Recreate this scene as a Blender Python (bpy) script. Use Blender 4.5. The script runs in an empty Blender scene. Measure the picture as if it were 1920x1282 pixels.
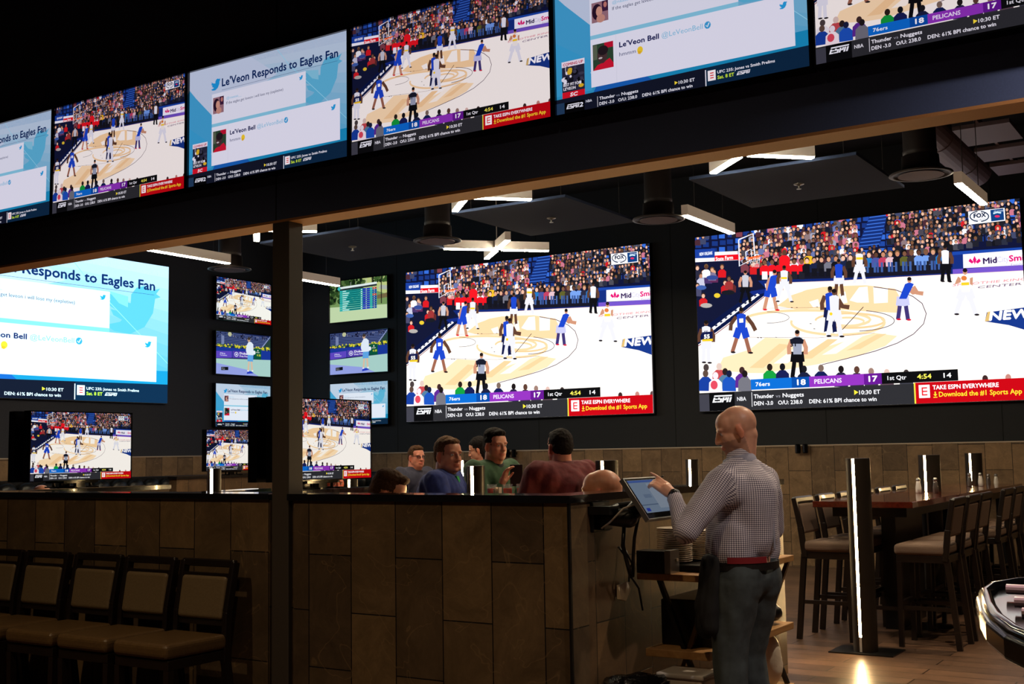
import bpy, bmesh, math, random
import numpy as np
from mathutils import Vector, Matrix, noise

C = bpy.context.scene.collection
PI = math.pi
random.seed(7)

# ------------------------------------------------------------------ camera
H = 1.53
YAW, PITCH, ROLL = math.radians(-32.7), math.radians(5.4), math.radians(-0.95)
_cy, _sy, _cp, _sp = math.cos(YAW), math.sin(YAW), math.cos(PITCH), math.sin(PITCH)
_f = Vector((_sy*_cp, _cy*_cp, _sp)); _r = Vector((_cy, -_sy, 0)); _u = _r.cross(_f)
_cr, _sr = math.cos(ROLL), math.sin(ROLL)
RGT = _cr*_r + _sr*_u; UPV = -_sr*_r + _cr*_u
cam_d = bpy.data.cameras.new('camera'); cam = bpy.data.objects.new('camera', cam_d); C.objects.link(cam)
cam_d.sensor_fit = 'HORIZONTAL'; cam_d.sensor_width = 36.0
cam_d.lens = 36.0*2210/1920; cam_d.clip_start = 0.05; cam_d.clip_end = 200
M = Matrix((RGT, UPV, -_f)).transposed().to_4x4(); M.translation = (0, 0, H)
cam.matrix_world = M
bpy.context.scene.camera = cam

# ------------------------------------------------------------------ world, view
w = bpy.data.worlds.new('world'); bpy.context.scene.world = w; w.use_nodes = True
w.node_tree.nodes['Background'].inputs[0].default_value = (0.55, 0.6, 0.9, 1)
w.node_tree.nodes['Background'].inputs[1].default_value = 0.006
vs = bpy.context.scene.view_settings
bpy.context.scene.display_settings.display_device = 'sRGB'
vs.view_transform = 'Standard'; vs.look = 'None'; vs.exposure = 0.0; vs.gamma = 1.0; vs.use_curve_mapping = False
try:
    bpy.context.scene.cycles.max_bounces = 6
    bpy.context.scene.cycles.diffuse_bounces = 3
    bpy.context.scene.cycles.glossy_bounces = 3
    bpy.context.scene.cycles.caustics_reflective = False
    bpy.context.scene.cycles.caustics_refractive = False
    bpy.context.scene.cycles.use_denoising = True
    bpy.context.scene.cycles.sample_clamp_indirect = 3.0
    bpy.context.scene.cycles.use_light_tree = True
except Exception:
    pass

# added fill lamps out of view, over the camera's side and the dining floor
FILL_SPOTS = [(-5.6, 1.9, 4.8, 330, (1,.72,.42)), (-2.4, 2.3, 4.8, 190, (1,.72,.42)), (0.3, 4.3, 4.2, 430, (1,.84,.74)), (-1.6, 7.3, 3.9, 330, (1,.78,.54)), (-0.9, 11.2, 3.9, 260, (1,.74,.45))]
STRIP_E = 110.0      # ceiling light bars
POST_E = 150.0       # light posts

# ------------------------------------------------------------------ helpers
def lin(c):
    return tuple((v/12.92 if v <= 0.04045 else ((v+0.055)/1.055)**2.4) for v in [x/255.0 for x in c[:3]])

def mesh_obj(name, me, mat=None, parent=None, loc=None, rot=None):
    o = bpy.data.objects.new(name, me); C.objects.link(o)
    if mat is not None:
        if isinstance(mat, (list, tuple)):
            for m in mat: me.materials.append(m)
        else: me.materials.append(mat)
    if parent is not None: o.parent = parent
    if loc is not None: o.location = loc
    if rot is not None: o.rotation_euler = rot
    return o

def build(name, bm, mat=None, parent=None, loc=None, rot=None, smooth=False, bevel=0, seg=2):
    me = bpy.data.meshes.new(name); bmesh.ops.recalc_face_normals(bm, faces=bm.faces[:]); bm.to_mesh(me); bm.free()
    if smooth:
        for p in me.polygons: p.use_smooth = True
    o = mesh_obj(name, me, mat, parent, loc, rot)
    if bevel:
        md = o.modifiers.new('bevel', 'BEVEL'); md.width = bevel; md.segments = seg; md.limit_method = 'ANGLE'; md.angle_limit = 0.7
    return o

def box(bm, x0, x1, y0, y1, z0, z1, mtx=None):
    vs_ = [bm.verts.new(p) for p in ((x0,y0,z0),(x1,y0,z0),(x1,y1,z0),(x0,y1,z0),(x0,y0,z1),(x1,y0,z1),(x1,y1,z1),(x0,y1,z1))]
    if mtx is not None:
        for v in vs_: v.co = mtx @ v.co
    for f in ((0,3,2,1),(4,5,6,7),(0,1,5,4),(1,2,6,5),(2,3,7,6),(3,0,4,7)): bm.faces.new([vs_[i] for i in f])

def BX(*a, **k):
    bm = bmesh.new(); box(bm, *a, **k); return bm

def frame_axes(d):
    d = Vector(d).normalized(); a = Vector((0,0,1)) if abs(d.z) < 0.95 else Vector((1,0,0))
    x = a.cross(d).normalized(); return x, d.cross(x)

def bar(bm, p0, p1, w_, h_, up=None):
    """rectangular bar from p0 to p1; w_ across, h_ along up"""
    p0, p1 = Vector(p0), Vector(p1); d = (p1-p0).normalized()
    up = Vector(up) if up is not None else (Vector((0,0,1)) if abs(d.z) < 0.9 else Vector((0,1,0)))
    s = d.cross(up).normalized(); u = s.cross(d).normalized()
    q = []
    for p in (p0, p1):
        for a, b in ((-1,-1),(1,-1),(1,1),(-1,1)): q.append(bm.verts.new(p + s*a*w_/2 + u*b*h_/2))
    for f in ((0,1,2,3),(7,6,5,4),(0,4,5,1),(1,5,6,2),(2,6,7,3),(3,7,4,0)): bm.faces.new([q[i] for i in f])

def tube(bm, pts, r, n=12, cap=True):
    """round tube through pts, r a number or a list"""
    pts = [Vector(p) for p in pts]; rs = r if isinstance(r, (list, tuple)) else [r]*len(pts)
    rings = []; px = None
    for i, p in enumerate(pts):
        d = (pts[min(i+1, len(pts)-1)] - pts[max(i-1, 0)]).normalized()
        if px is None: x, y = frame_axes(d)
        else:
            x = (px - d*px.dot(d)).normalized(); y = d.cross(x)
        px = x
        rings.append([bm.verts.new(p + (x*math.cos(2*PI*k/n) + y*math.sin(2*PI*k/n))*rs[i]) for k in range(n)])
    for a, b in zip(rings, rings[1:]):
        for k in range(n): bm.faces.new([a[k], a[(k+1) % n], b[(k+1) % n], b[k]])
    if cap:
        bm.faces.new(rings[0][::-1]); bm.faces.new(rings[-1])

def lathe(bm, prof, n=24, c=(0,0,0)):
    rings = []
    for r, z in prof:
        rings.append([bm.verts.new((c[0]+max(r,1e-4)*math.cos(2*PI*k/n), c[1]+max(r,1e-4)*math.sin(2*PI*k/n), c[2]+z)) for k in range(n)])
    for a, b in zip(rings, rings[1:]):
        for k in range(n): bm.faces.new([a[k], a[(k+1) % n], b[(k+1) % n], b[k]])
    bm.faces.new(rings[0][::-1]); bm.faces.new(rings[-1])

def ell(bm, c, r, u=20, v=12, rot=None):
    """ellipsoid"""
    m = Matrix.Translation(Vector(c))
    if rot is not None: m = m @ rot.to_4x4()
    m = m @ Matrix.Diagonal((r[0], r[1], r[2], 1))
    bmesh.ops.create_uvsphere(bm, u_segments=u, v_segments=v, radius=1, matrix=m)

def rcone(bm, a, b, ra, rb, n=16, sq=1.0, sqdir=None):
    """tapered capsule"""
    a, b = Vector(a), Vector(b); d = b-a; L = max(d.length, 1e-5); d.normalize()
    x, y = frame_axes(d)
    prof = []
    for i in range(5): t = (i/5)*PI/2; prof.append((-ra*math.cos(t), ra*math.sin(t)+1e-4))
    prof += [(0, ra), (L*0.5, (ra+rb)/2), (L, rb)]
    for i in range(1, 6): t = (i/5)*PI/2; prof.append((L+rb*math.sin(t), rb*math.cos(t)+1e-4))
    rings = []
    for h, r in prof:
        ring = []
        for k in range(n):
            o = x*math.cos(2*PI*k/n)*r + y*math.sin(2*PI*k/n)*r
            if sqdir is not None: q = Vector(sqdir).normalized(); o = o - q*o.dot(q)*(1-sq)
            ring.append(bm.verts.new(a + d*h + o))
        rings.append(ring)
    for p, q in zip(rings, rings[1:]):
        for k in range(n): bm.faces.new([p[k], p[(k+1) % n], q[(k+1) % n], q[k]])
    bm.faces.new(rings[0][::-1]); bm.faces.new(rings[-1])

def eval_mesh(o):
    dg = bpy.context.evaluated_depsgraph_get(); dg.update()
    me = bpy.data.meshes.new_from_object(o.evaluated_get(dg)); return me

def fused(name, bm, vox, mat, parent=None, smooth_it=4, fn=None):
    """joins the overlapping forms of bm into one continuous skin"""
    me0 = bpy.data.meshes.new('tmp'); bmesh.ops.recalc_face_normals(bm, faces=bm.faces[:]); bm.to_mesh(me0); bm.free()
    t = bpy.data.objects.new('tmp', me0); C.objects.link(t)
    md = t.modifiers.new('r', 'REMESH'); md.mode = 'VOXEL'; md.voxel_size = vox; md.use_smooth_shade = True
    if smooth_it:
        s = t.modifiers.new('s', 'SMOOTH'); s.iterations = smooth_it; s.factor = 0.5
    me = eval_mesh(t); me.name = name
    bpy.data.objects.remove(t); bpy.data.meshes.remove(me0)
    if fn: fn(me)
    for p in me.polygons: p.use_smooth = True
    me.materials.clear()
    return mesh_obj(name, me, mat, parent)

def empty(name, loc=(0,0,0), rz=0, label=None, cat=None, group=None):
    o = bpy.data.objects.new(name, None); C.objects.link(o); o.location = loc; o.rotation_euler = (0,0,rz)
    o.empty_display_size = 0.1
    tag(o, label, cat, group); return o

def tag(o, label=None, cat=None, group=None, kind=None):
    if label: o['label'] = label
    if cat: o['category'] = cat
    if group: o['group'] = group
    if kind: o['kind'] = kind
    return o

def struct(o):
    o['kind'] = 'structure'; return o

KIDS = {}
def dup(root, loc, rz=None, label=None, group=None):
    r = root.copy(); C.objects.link(r); r.location = loc
    if rz is not None: r.rotation_euler = (0, 0, rz)
    if label: r['label'] = label
    if group: r['group'] = group
    ch0 = [o for o in bpy.data.objects if o.parent == root]
    for ch in ch0:
        c = ch.copy(); C.objects.link(c); c.parent = r
        for g in [o for o in bpy.data.objects if o.parent == ch]:
            q = g.copy(); C.objects.link(q); q.parent = c
    return r

# ------------------------------------------------------------------ materials
def nmat(name):
    m = bpy.data.materials.new(name); m.use_nodes = True
    return m, m.node_tree, m.node_tree.nodes['Principled BSDF']

def mat(name, col, rough=0.5, metal=0.0, var=0.0, scale=20.0, bump=0.0, spec=0.5, coat=0.0, trans=0.0, sheen=0.0):
    m, nt, b = nmat(name); c = lin(col)
    b.inputs['Base Color'].default_value = (*c, 1); b.inputs['Roughness'].default_value = rough
    b.inputs['Metallic'].default_value = metal; b.inputs['Specular IOR Level'].default_value = spec
    b.inputs['Coat Weight'].default_value = coat
    if sheen: b.inputs['Sheen Weight'].default_value = sheen
    if trans: b.inputs['Transmission Weight'].default_value = trans; b.inputs['IOR'].default_value = 1.45
    if var or bump:
        tc = nt.nodes.new('ShaderNodeTexCoord'); nz = nt.nodes.new('ShaderNodeTexNoise')
        nz.inputs['Scale'].default_value = scale; nz.inputs['Detail'].default_value = 5
        nt.links.new(tc.outputs['Object'], nz.inputs['Vector'])
        if var:
            r = nt.nodes.new('ShaderNodeMapRange'); r.inputs['From Min'].default_value = 0.3; r.inputs['From Max'].default_value = 0.7
            r.inputs['To Min'].default_value = 1-var; r.inputs['To Max'].default_value = 1+var
            nt.links.new(nz.outputs['Fac'], r.inputs['Value'])
            mx = nt.nodes.new('ShaderNodeMix'); mx.data_type = 'RGBA'; mx.blend_type = 'MULTIPLY'; mx.inputs['Factor'].default_value = 1
            mx.inputs['A'].default_value = (*c, 1); nt.links.new(r.outputs['Result'], mx.inputs['B'])
            nt.links.new(mx.outputs['Result'], b.inputs['Base Color'])
        if bump:
            bp = nt.nodes.new('ShaderNodeBump'); bp.inputs['Strength'].default_value = bump; bp.inputs['Distance'].default_value = 0.01
            nt.links.new(nz.outputs['Fac'], bp.inputs['Height']); nt.links.new(bp.outputs['Normal'], b.inputs['Normal'])
    return m

def emis(name, col, strength):
    m, nt, b = nmat(name)
    b.inputs['Base Color'].default_value = (0.8, 0.8, 0.8, 1)
    b.inputs['Emission Color'].default_value = (*lin(col), 1); b.inputs['Emission Strength'].default_value = strength
    return m

def colmat(name, rough=0.5, spec=0.5, sss=0.0, bump=0.0, scale=200):
    """surface whose colours are stored per vertex (skin tones, hair, lips)"""
    m, nt, b = nmat(name); a = nt.nodes.new('ShaderNodeVertexColor'); a.layer_name = 'col'
    nt.links.new(a.outputs['Color'], b.inputs['Base Color']); b.inputs['Roughness'].default_value = rough
    b.inputs['Specular IOR Level'].default_value = spec; b.inputs['Subsurface Weight'].default_value = sss
    b.inputs['Subsurface Radius'].default_value = (0.012, 0.004, 0.002)
    if bump:
        nz = nt.nodes.new('ShaderNodeTexNoise'); nz.inputs['Scale'].default_value = scale
        bp = nt.nodes.new('ShaderNodeBump'); bp.inputs['Strength'].default_value = bump; bp.inputs['Distance'].default_value = 0.002
        nt.links.new(nz.outputs['Fac'], bp.inputs['Height']); nt.links.new(bp.outputs['Normal'], b.inputs['Normal'])
    return m

def screen_mat(name, strength, tint=(1,1,1), dots=0.0):
    m = bpy.data.materials.new(name); m.use_nodes = True; nt = m.node_tree
    for n in list(nt.nodes): nt.nodes.remove(n)
    out = nt.nodes.new('ShaderNodeOutputMaterial'); e = nt.nodes.new('ShaderNodeEmission'); a = nt.nodes.new('ShaderNodeVertexColor'); a.layer_name = 'col'
    mx = nt.nodes.new('ShaderNodeMix'); mx.data_type = 'RGBA'; mx.blend_type = 'MULTIPLY'; mx.inputs['Factor'].default_value = 1
    mx.inputs['B'].default_value = (*tint, 1)
    nt.links.new(a.outputs['Color'], mx.inputs['A']); nt.links.new(mx.outputs['Result'], e.inputs['Color'])
    e.inputs['Strength'].default_value = strength
    nt.links.new(e.outputs['Emission'], out.inputs['Surface'])
    return m

def tile_mat(name, ax, off=(0,0), dark=1.0, c1=(92,70,48), c2=(58,45,36), rough=0.45, bw=0.616, rh=0.308, mort=(20,16,13), ms=0.0035):
    """large stone-look tiles. ax = axes used as (along, across)"""
    m, nt, b = nmat(name); L = nt.links.new; N = nt.nodes.new
    geo = N('ShaderNodeNewGeometry'); sp = N('ShaderNodeSeparateXYZ'); L(geo.outputs['Position'], sp.inputs[0])
    cb = N('ShaderNodeCombineXYZ')
    for i in (0, 1):
        ad = N('ShaderNodeMath'); ad.operation = 'ADD'; ad.inputs[1].default_value = off[i]
        L(sp.outputs[ax[i]], ad.inputs[0]); L(ad.outputs[0], cb.inputs[i])
    br = N('ShaderNodeTexBrick'); br.offset = 0.5; br.inputs['Scale'].default_value = 1; br.inputs['Brick Width'].default_value = bw
    br.inputs['Row Height'].default_value = rh; br.inputs['Mortar Size'].default_value = ms; br.inputs['Mortar Smooth'].default_value = 0.1
    br.inputs['Color1'].default_value = (*[v*dark for v in lin(c1)], 1); br.inputs['Color2'].default_value = (*[v*dark for v in lin(c2)], 1)
    br.inputs['Mortar'].default_value = (*[v*dark for v in lin(mort)], 1)
    L(cb.outputs[0], br.inputs['Vector'])
    n1 = N('ShaderNodeTexNoise'); n1.inputs['Scale'].default_value = 3.5; n1.inputs['Detail'].default_value = 12; n1.inputs['Roughness'].default_value = 0.78; n1.inputs['Distortion'].default_value = 0.6
    L(geo.outputs['Position'], n1.inputs['Vector'])
    mr = N('ShaderNodeMapRange'); mr.inputs['From Min'].default_value = 0.3; mr.inputs['From Max'].default_value = 0.7; mr.inputs['To Min'].default_value = 0.55; mr.inputs['To Max'].default_value = 1.4
    L(n1.outputs['Fac'], mr.inputs['Value'])
    mx = N('ShaderNodeMix'); mx.data_type = 'RGBA'; mx.blend_type = 'MULTIPLY'; mx.inputs['Factor'].default_value = 1
    L(br.outputs['Color'], mx.inputs['A']); L(mr.outputs['Result'], mx.inputs['B'])
    # thin pale veins
    n2 = N('ShaderNodeTexNoise'); n2.inputs['Scale'].default_value = 1.7; n2.inputs['Detail'].default_value = 3; n2.inputs['Distortion'].default_value = 1.5
    L(geo.outputs['Position'], n2.inputs['Vector'])
    s = N('ShaderNodeMath'); s.operation = 'SUBTRACT'; s.inputs[1].default_value = 0.5; L(n2.outputs['Fac'], s.inputs[0])
    a_ = N('ShaderNodeMath'); a_.operation = 'ABSOLUTE'; L(s.outputs[0], a_.inputs[0])
    v = N('ShaderNodeMapRange'); v.inputs['From Min'].default_value = 0.0; v.inputs['From Max'].default_value = 0.006; v.inputs['To Min'].default_value = 0.35; v.inputs['To Max'].default_value = 0
    L(a_.outputs[0], v.inputs['Value'])
    m2 = N('ShaderNodeMix'); m2.data_type = 'RGBA'; m2.inputs['B'].default_value = (*[q*1.6*dark for q in lin(c1)], 1)
    L(v.outputs['Result'], m2.inputs['Factor']); L(mx.outputs['Result'], m2.inputs['A'])
    L(m2.outputs['Result'], b.inputs['Base Color']); b.inputs['Roughness'].default_value = rough; b.inputs['Specular IOR Level'].default_value = 0.35
    bp = N('ShaderNodeBump'); bp.inputs['Strength'].default_value = 0.5; bp.inputs['Distance'].default_value = 0.003; bp.invert = True
    L(br.outputs['Fac'], bp.inputs['Height']); L(bp.outputs['Normal'], b.inputs['Normal'])
    return m

def wood_mat(name, c1, c2, axis=0, rough=0.4, scale=6, coat=0.0):
    m, nt, b = nmat(name); L = nt.links.new; N = nt.nodes.new
    tc = N('ShaderNodeTexCoord'); mp = N('ShaderNodeMapping'); sc = [scale*6]*3; sc[axis] = scale*0.5
    mp.inputs['Scale'].default_value = sc; L(tc.outputs['Object'], mp.inputs['Vector'])
    n = N('ShaderNodeTexNoise'); n.inputs['Scale'].default_value = 1; n.inputs['Detail'].default_value = 6; n.inputs['Distortion'].default_value = 0.8; L(mp.outputs[0], n.inputs['Vector'])
    r = N('ShaderNodeValToRGB'); r.color_ramp.elements[0].position = 0.3; r.color_ramp.elements[1].position = 0.7
    r.color_ramp.elements[0].color = (*lin(c1), 1); r.color_ramp.elements[1].color = (*lin(c2), 1)
    L(n.outputs['Fac'], r.inputs['Fac']); L(r.outputs['Color'], b.inputs['Base Color'])
    b.inputs['Roughness'].default_value = rough; b.inputs['Coat Weight'].default_value = coat
    return m

M_black_paint = mat('black_wall_paint', (50, 52, 62), 0.75, var=0.12, scale=60, bump=0.08)
M_fascia = mat('fascia_paint', (70, 84, 124), 0.85, var=0.08, scale=120)
M_brass = mat('dark_brass', (96, 74, 44), 0.4, metal=0.7)
M_panel = mat('dark_wall_panel', (20, 22, 28), 0.7, var=0.1, scale=80)
M_ceiling = mat('black_ceiling_paint', (14, 14, 17), 0.9)
M_soffit_lit = mat('warm_lit_soffit', (180, 124, 72), 0.6, var=0.06, scale=150)  # warm light from below is painted into the soffit colour
M_column = mat('charcoal_column_paint', (60, 52, 46), 0.6, var=0.06, scale=150)
M_cap = mat('black_quartz', (22, 21, 24), 0.1, spec=0.8, coat=1.0, var=0.15, scale=80)
M_trim = mat('pale_metal_trim', (200, 185, 165), 0.4, metal=0.3)
M_plastic = mat('black_plastic', (12, 12, 14), 0.35)
M_gloss = mat('gloss_black_plastic', (8, 8, 10), 0.12)
M_steel = mat('brushed_steel', (170, 168, 165), 0.3, metal=0.9)
M_darkwood = mat('dark_espresso_wood', (26, 18, 15), 0.35, var=0.2, scale=30, coat=0.15)
M_leather = mat('taupe_vinyl', (108, 92, 68), 0.42, var=0.1, scale=90, bump=0.15)
M_leather2 = mat('brown_vinyl', (96, 74, 46), 0.34, var=0.15, scale=60, bump=0.15)
M_cloth = mat('taupe_woven_fabric', (112, 90, 76), 0.85, var=0.12, scale=240, bump=0.3)
M_blackleather = mat('black_tufted_leather', (18, 18, 20), 0.35, bump=0.2, scale=30)
M_shell = mat('grey_lamp_housing', (205, 198, 190), 0.5)
M_glow_body = emis('glowing_lamp_body', (255, 216, 176), 0.13)  # lamp housing with a weak emission
M_post = mat('bronze_post_metal', (50, 43, 36), 0.35, metal=0.4, var=0.1, scale=8)
M_strip = emis('warm_led_strip', (255, 236, 200), STRIP_E)
M_poststrip = emis('warm_post_led', (255, 214, 150), POST_E)
M_cloud = mat('slate_acoustic_felt', (46, 62, 96), 0.95, var=0.12, scale=300, bump=0.2)
M_duct = mat('black_painted_duct', (44, 36, 36), 0.5)
M_perf = mat('perforated_grey_metal', (122, 104, 112), 0.6, var=0.3, scale=400)
M_redwood = wood_mat('cherry_stained_wood', (96, 34, 20), (70, 22, 14), 1, 0.12, 5, coat=0.6)
M_ply = wood_mat('pale_birch_wood', (196, 150, 96), (168, 122, 74), 1, 0.5, 4)
M_china = mat('cream_china', (246, 234, 214), 0.25, spec=0.5, coat=0.3)
M_glass = mat('clear_glass', (240, 240, 240), 0.03, trans=0.9)
M_glass.node_tree.nodes['Principled BSDF'].inputs['Transmission Weight'].default_value = 0
M_glass.node_tree.nodes['Principled BSDF'].inputs['Alpha'].default_value = .07
M_tea = mat('iced_tea', (206, 56, 8), 0.15)
M_salt = mat('white_salt', (235, 230, 225), 0.6)
M_white = mat('white_plastic_bag', (228, 218, 204), 0.35, bump=0.4, scale=15)
M_bag = mat('black_bin_liner', (8, 8, 9), 0.12, bump=1.0, scale=22)
M_paper = mat('folded_paper', (225, 205, 175), 0.7)
# ------------------------------------------------------------------ broadcast pictures (flat artwork shown on the screens)
_tcache = {}
def text_geo(s):
    if s not in _tcache:
        cu = bpy.data.curves.new('t', 'FONT'); cu.body = s; cu.resolution_u = 2; cu.offset = 0
        o = bpy.data.objects.new('t', cu); C.objects.link(o)
        me = eval_mesh(o)
        v = np.array([x.co[:2] for x in me.vertices]); f = [tuple(p.vertices) for p in me.polygons]
        bpy.data.objects.remove(o); bpy.data.curves.remove(cu); bpy.data.meshes.remove(me)
        if len(v): v[:, 0] -= v[:, 0].min()
        _tcache[s] = (v, f)
    return _tcache[s]

class Art:
    """a picture 16 wide and 9 tall; later shapes lie over earlier ones"""
    def __init__(s, hm=None):
        s.v = []; s.f = []; s.c = []; s.k = 0; s.h = hm; s.step = 0.004
    def m(s, p):
        if s.h is None: return p
        h = s.h; x, y = p; q = h[6]*x + h[7]*y + 1
        return ((h[0]*x+h[1]*y+h[2])/q, (h[3]*x+h[4]*y+h[5])/q)
    def raw(s, pts, col, faces=None, up=1):
        pts = [(min(max(x, 0), 16), min(max(y, 0), 9)) for x, y in pts]
        b = len(s.v); s.k += up; z = s.k*s.step
        s.v += [(x, y, z) for x, y in pts]; s.c += [lin(col)]*len(pts)
        if faces is None: s.f.append(tuple(range(b, b+len(pts))))
        else: s.f += [tuple(i+b for i in f) for f in faces]
    def poly(s, pts, col, up=1): s.raw([s.m(p) for p in pts], col, up=up)
    def rect(s, x0, y0, x1, y1, col, up=1): s.poly([(x0,y0),(x1,y0),(x1,y1),(x0,y1)], col, up)
    def ell(s, cx, cy, rx, ry, col, n=12, up=1): s.poly([(cx+rx*math.cos(2*PI*i/n), cy+ry*math.sin(2*PI*i/n)) for i in range(n)], col, up)
    def line(s, pts, w, col, up=1):
        q = [s.m(p) for p in pts]; L = []; R = []
        for i, p in enumerate(q):
            a = q[max(i-1,0)]; b = q[min(i+1,len(q)-1)]; dx, dy = b[0]-a[0], b[1]-a[1]; l = math.hypot(dx,dy) or 1
            L.append((p[0]-dy/l*w/2, p[1]+dx/l*w/2)); R.append((p[0]+dy/l*w/2, p[1]-dx/l*w/2))
        n = len(q); s.raw(L+R, col, [(i, n+i, n+i+1, i+1) for i in range(n-1)], up)
    def text(s, x, y, h, t, col, wd=None, shear=0.0, bold=0.0):
        """baseline-left at (x,y) in art units, h cap height, wd total width"""
        v, f = text_geo(t)
        if not len(v): return
        k = h/0.72; sx = k if wd is None else wd/(v[:,0].max() or 1)
        offs = [(0,0)] if not bold else [(0,0), (bold,0), (bold/2,bold/2), (bold/2,-bold/2)]
        for i, (ox, oy) in enumerate(offs):
            s.raw([(x+a*sx+b*k*shear+ox, y+b*k+oy) for a, b in v], col, f, 1 if i == 0 else 0.25)
    def person(s, x, y, sc, shirt, skin, hair):
        """seated spectator, drawn in the traced frame: x,y head centre"""
        s.poly([(x-1.5*sc,y+4.2*sc),(x-1.6*sc,y+1.9*sc),(x-.8*sc,y+1.1*sc),(x+.8*sc,y+1.1*sc),(x+1.6*sc,y+1.9*sc),(x+1.5*sc,y+4.2*sc)], shirt, 0.3)
        s.ell(x, y-.15*sc, .85*sc, 1.0*sc, hair, 8, 0.1); s.ell(x, y+.2*sc, .68*sc, .85*sc, skin, 7, 0.1)
    def mesh(s, name):
        me = bpy.data.meshes.new(name); me.from_pydata(s.v, [], s.f)
        a = me.color_attributes.new('col', 'FLOAT_COLOR', 'POINT')
        a.data.foreach_set('color', [x for c in s.c for x in (*c, 1)])
        me.materials.append(None); return me

HB = (0.0114035, -0.000367628, -3.17047, -0.000468176, -0.0105647, 11.7171, 8.2301e-05, -1.10176e-05)
HT = (0.0232308, -0.000594277, -22.9147, -0.00323408, -0.0163348, 19.8584, 0.00014421, -7.04841e-06)
SKINS = [(214,160,130),(190,130,100),(230,180,155),(120,80,60),(90,58,44),(205,150,120)]
SHIRTS = [(30,30,40),(24,28,44),(200,30,36),(225,225,235),(120,60,70),(90,92,110),(60,66,96),(40,44,60),(150,150,170),(190,110,130),(24,24,28),(70,40,50),(24,24,30),(100,110,160),(20,20,26),(130,110,114),(34,30,36),(50,60,90),(70,66,76)]
HAIRS = [(30,22,20),(50,34,26),(20,16,16),(110,80,50),(70,50,40)]

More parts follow.
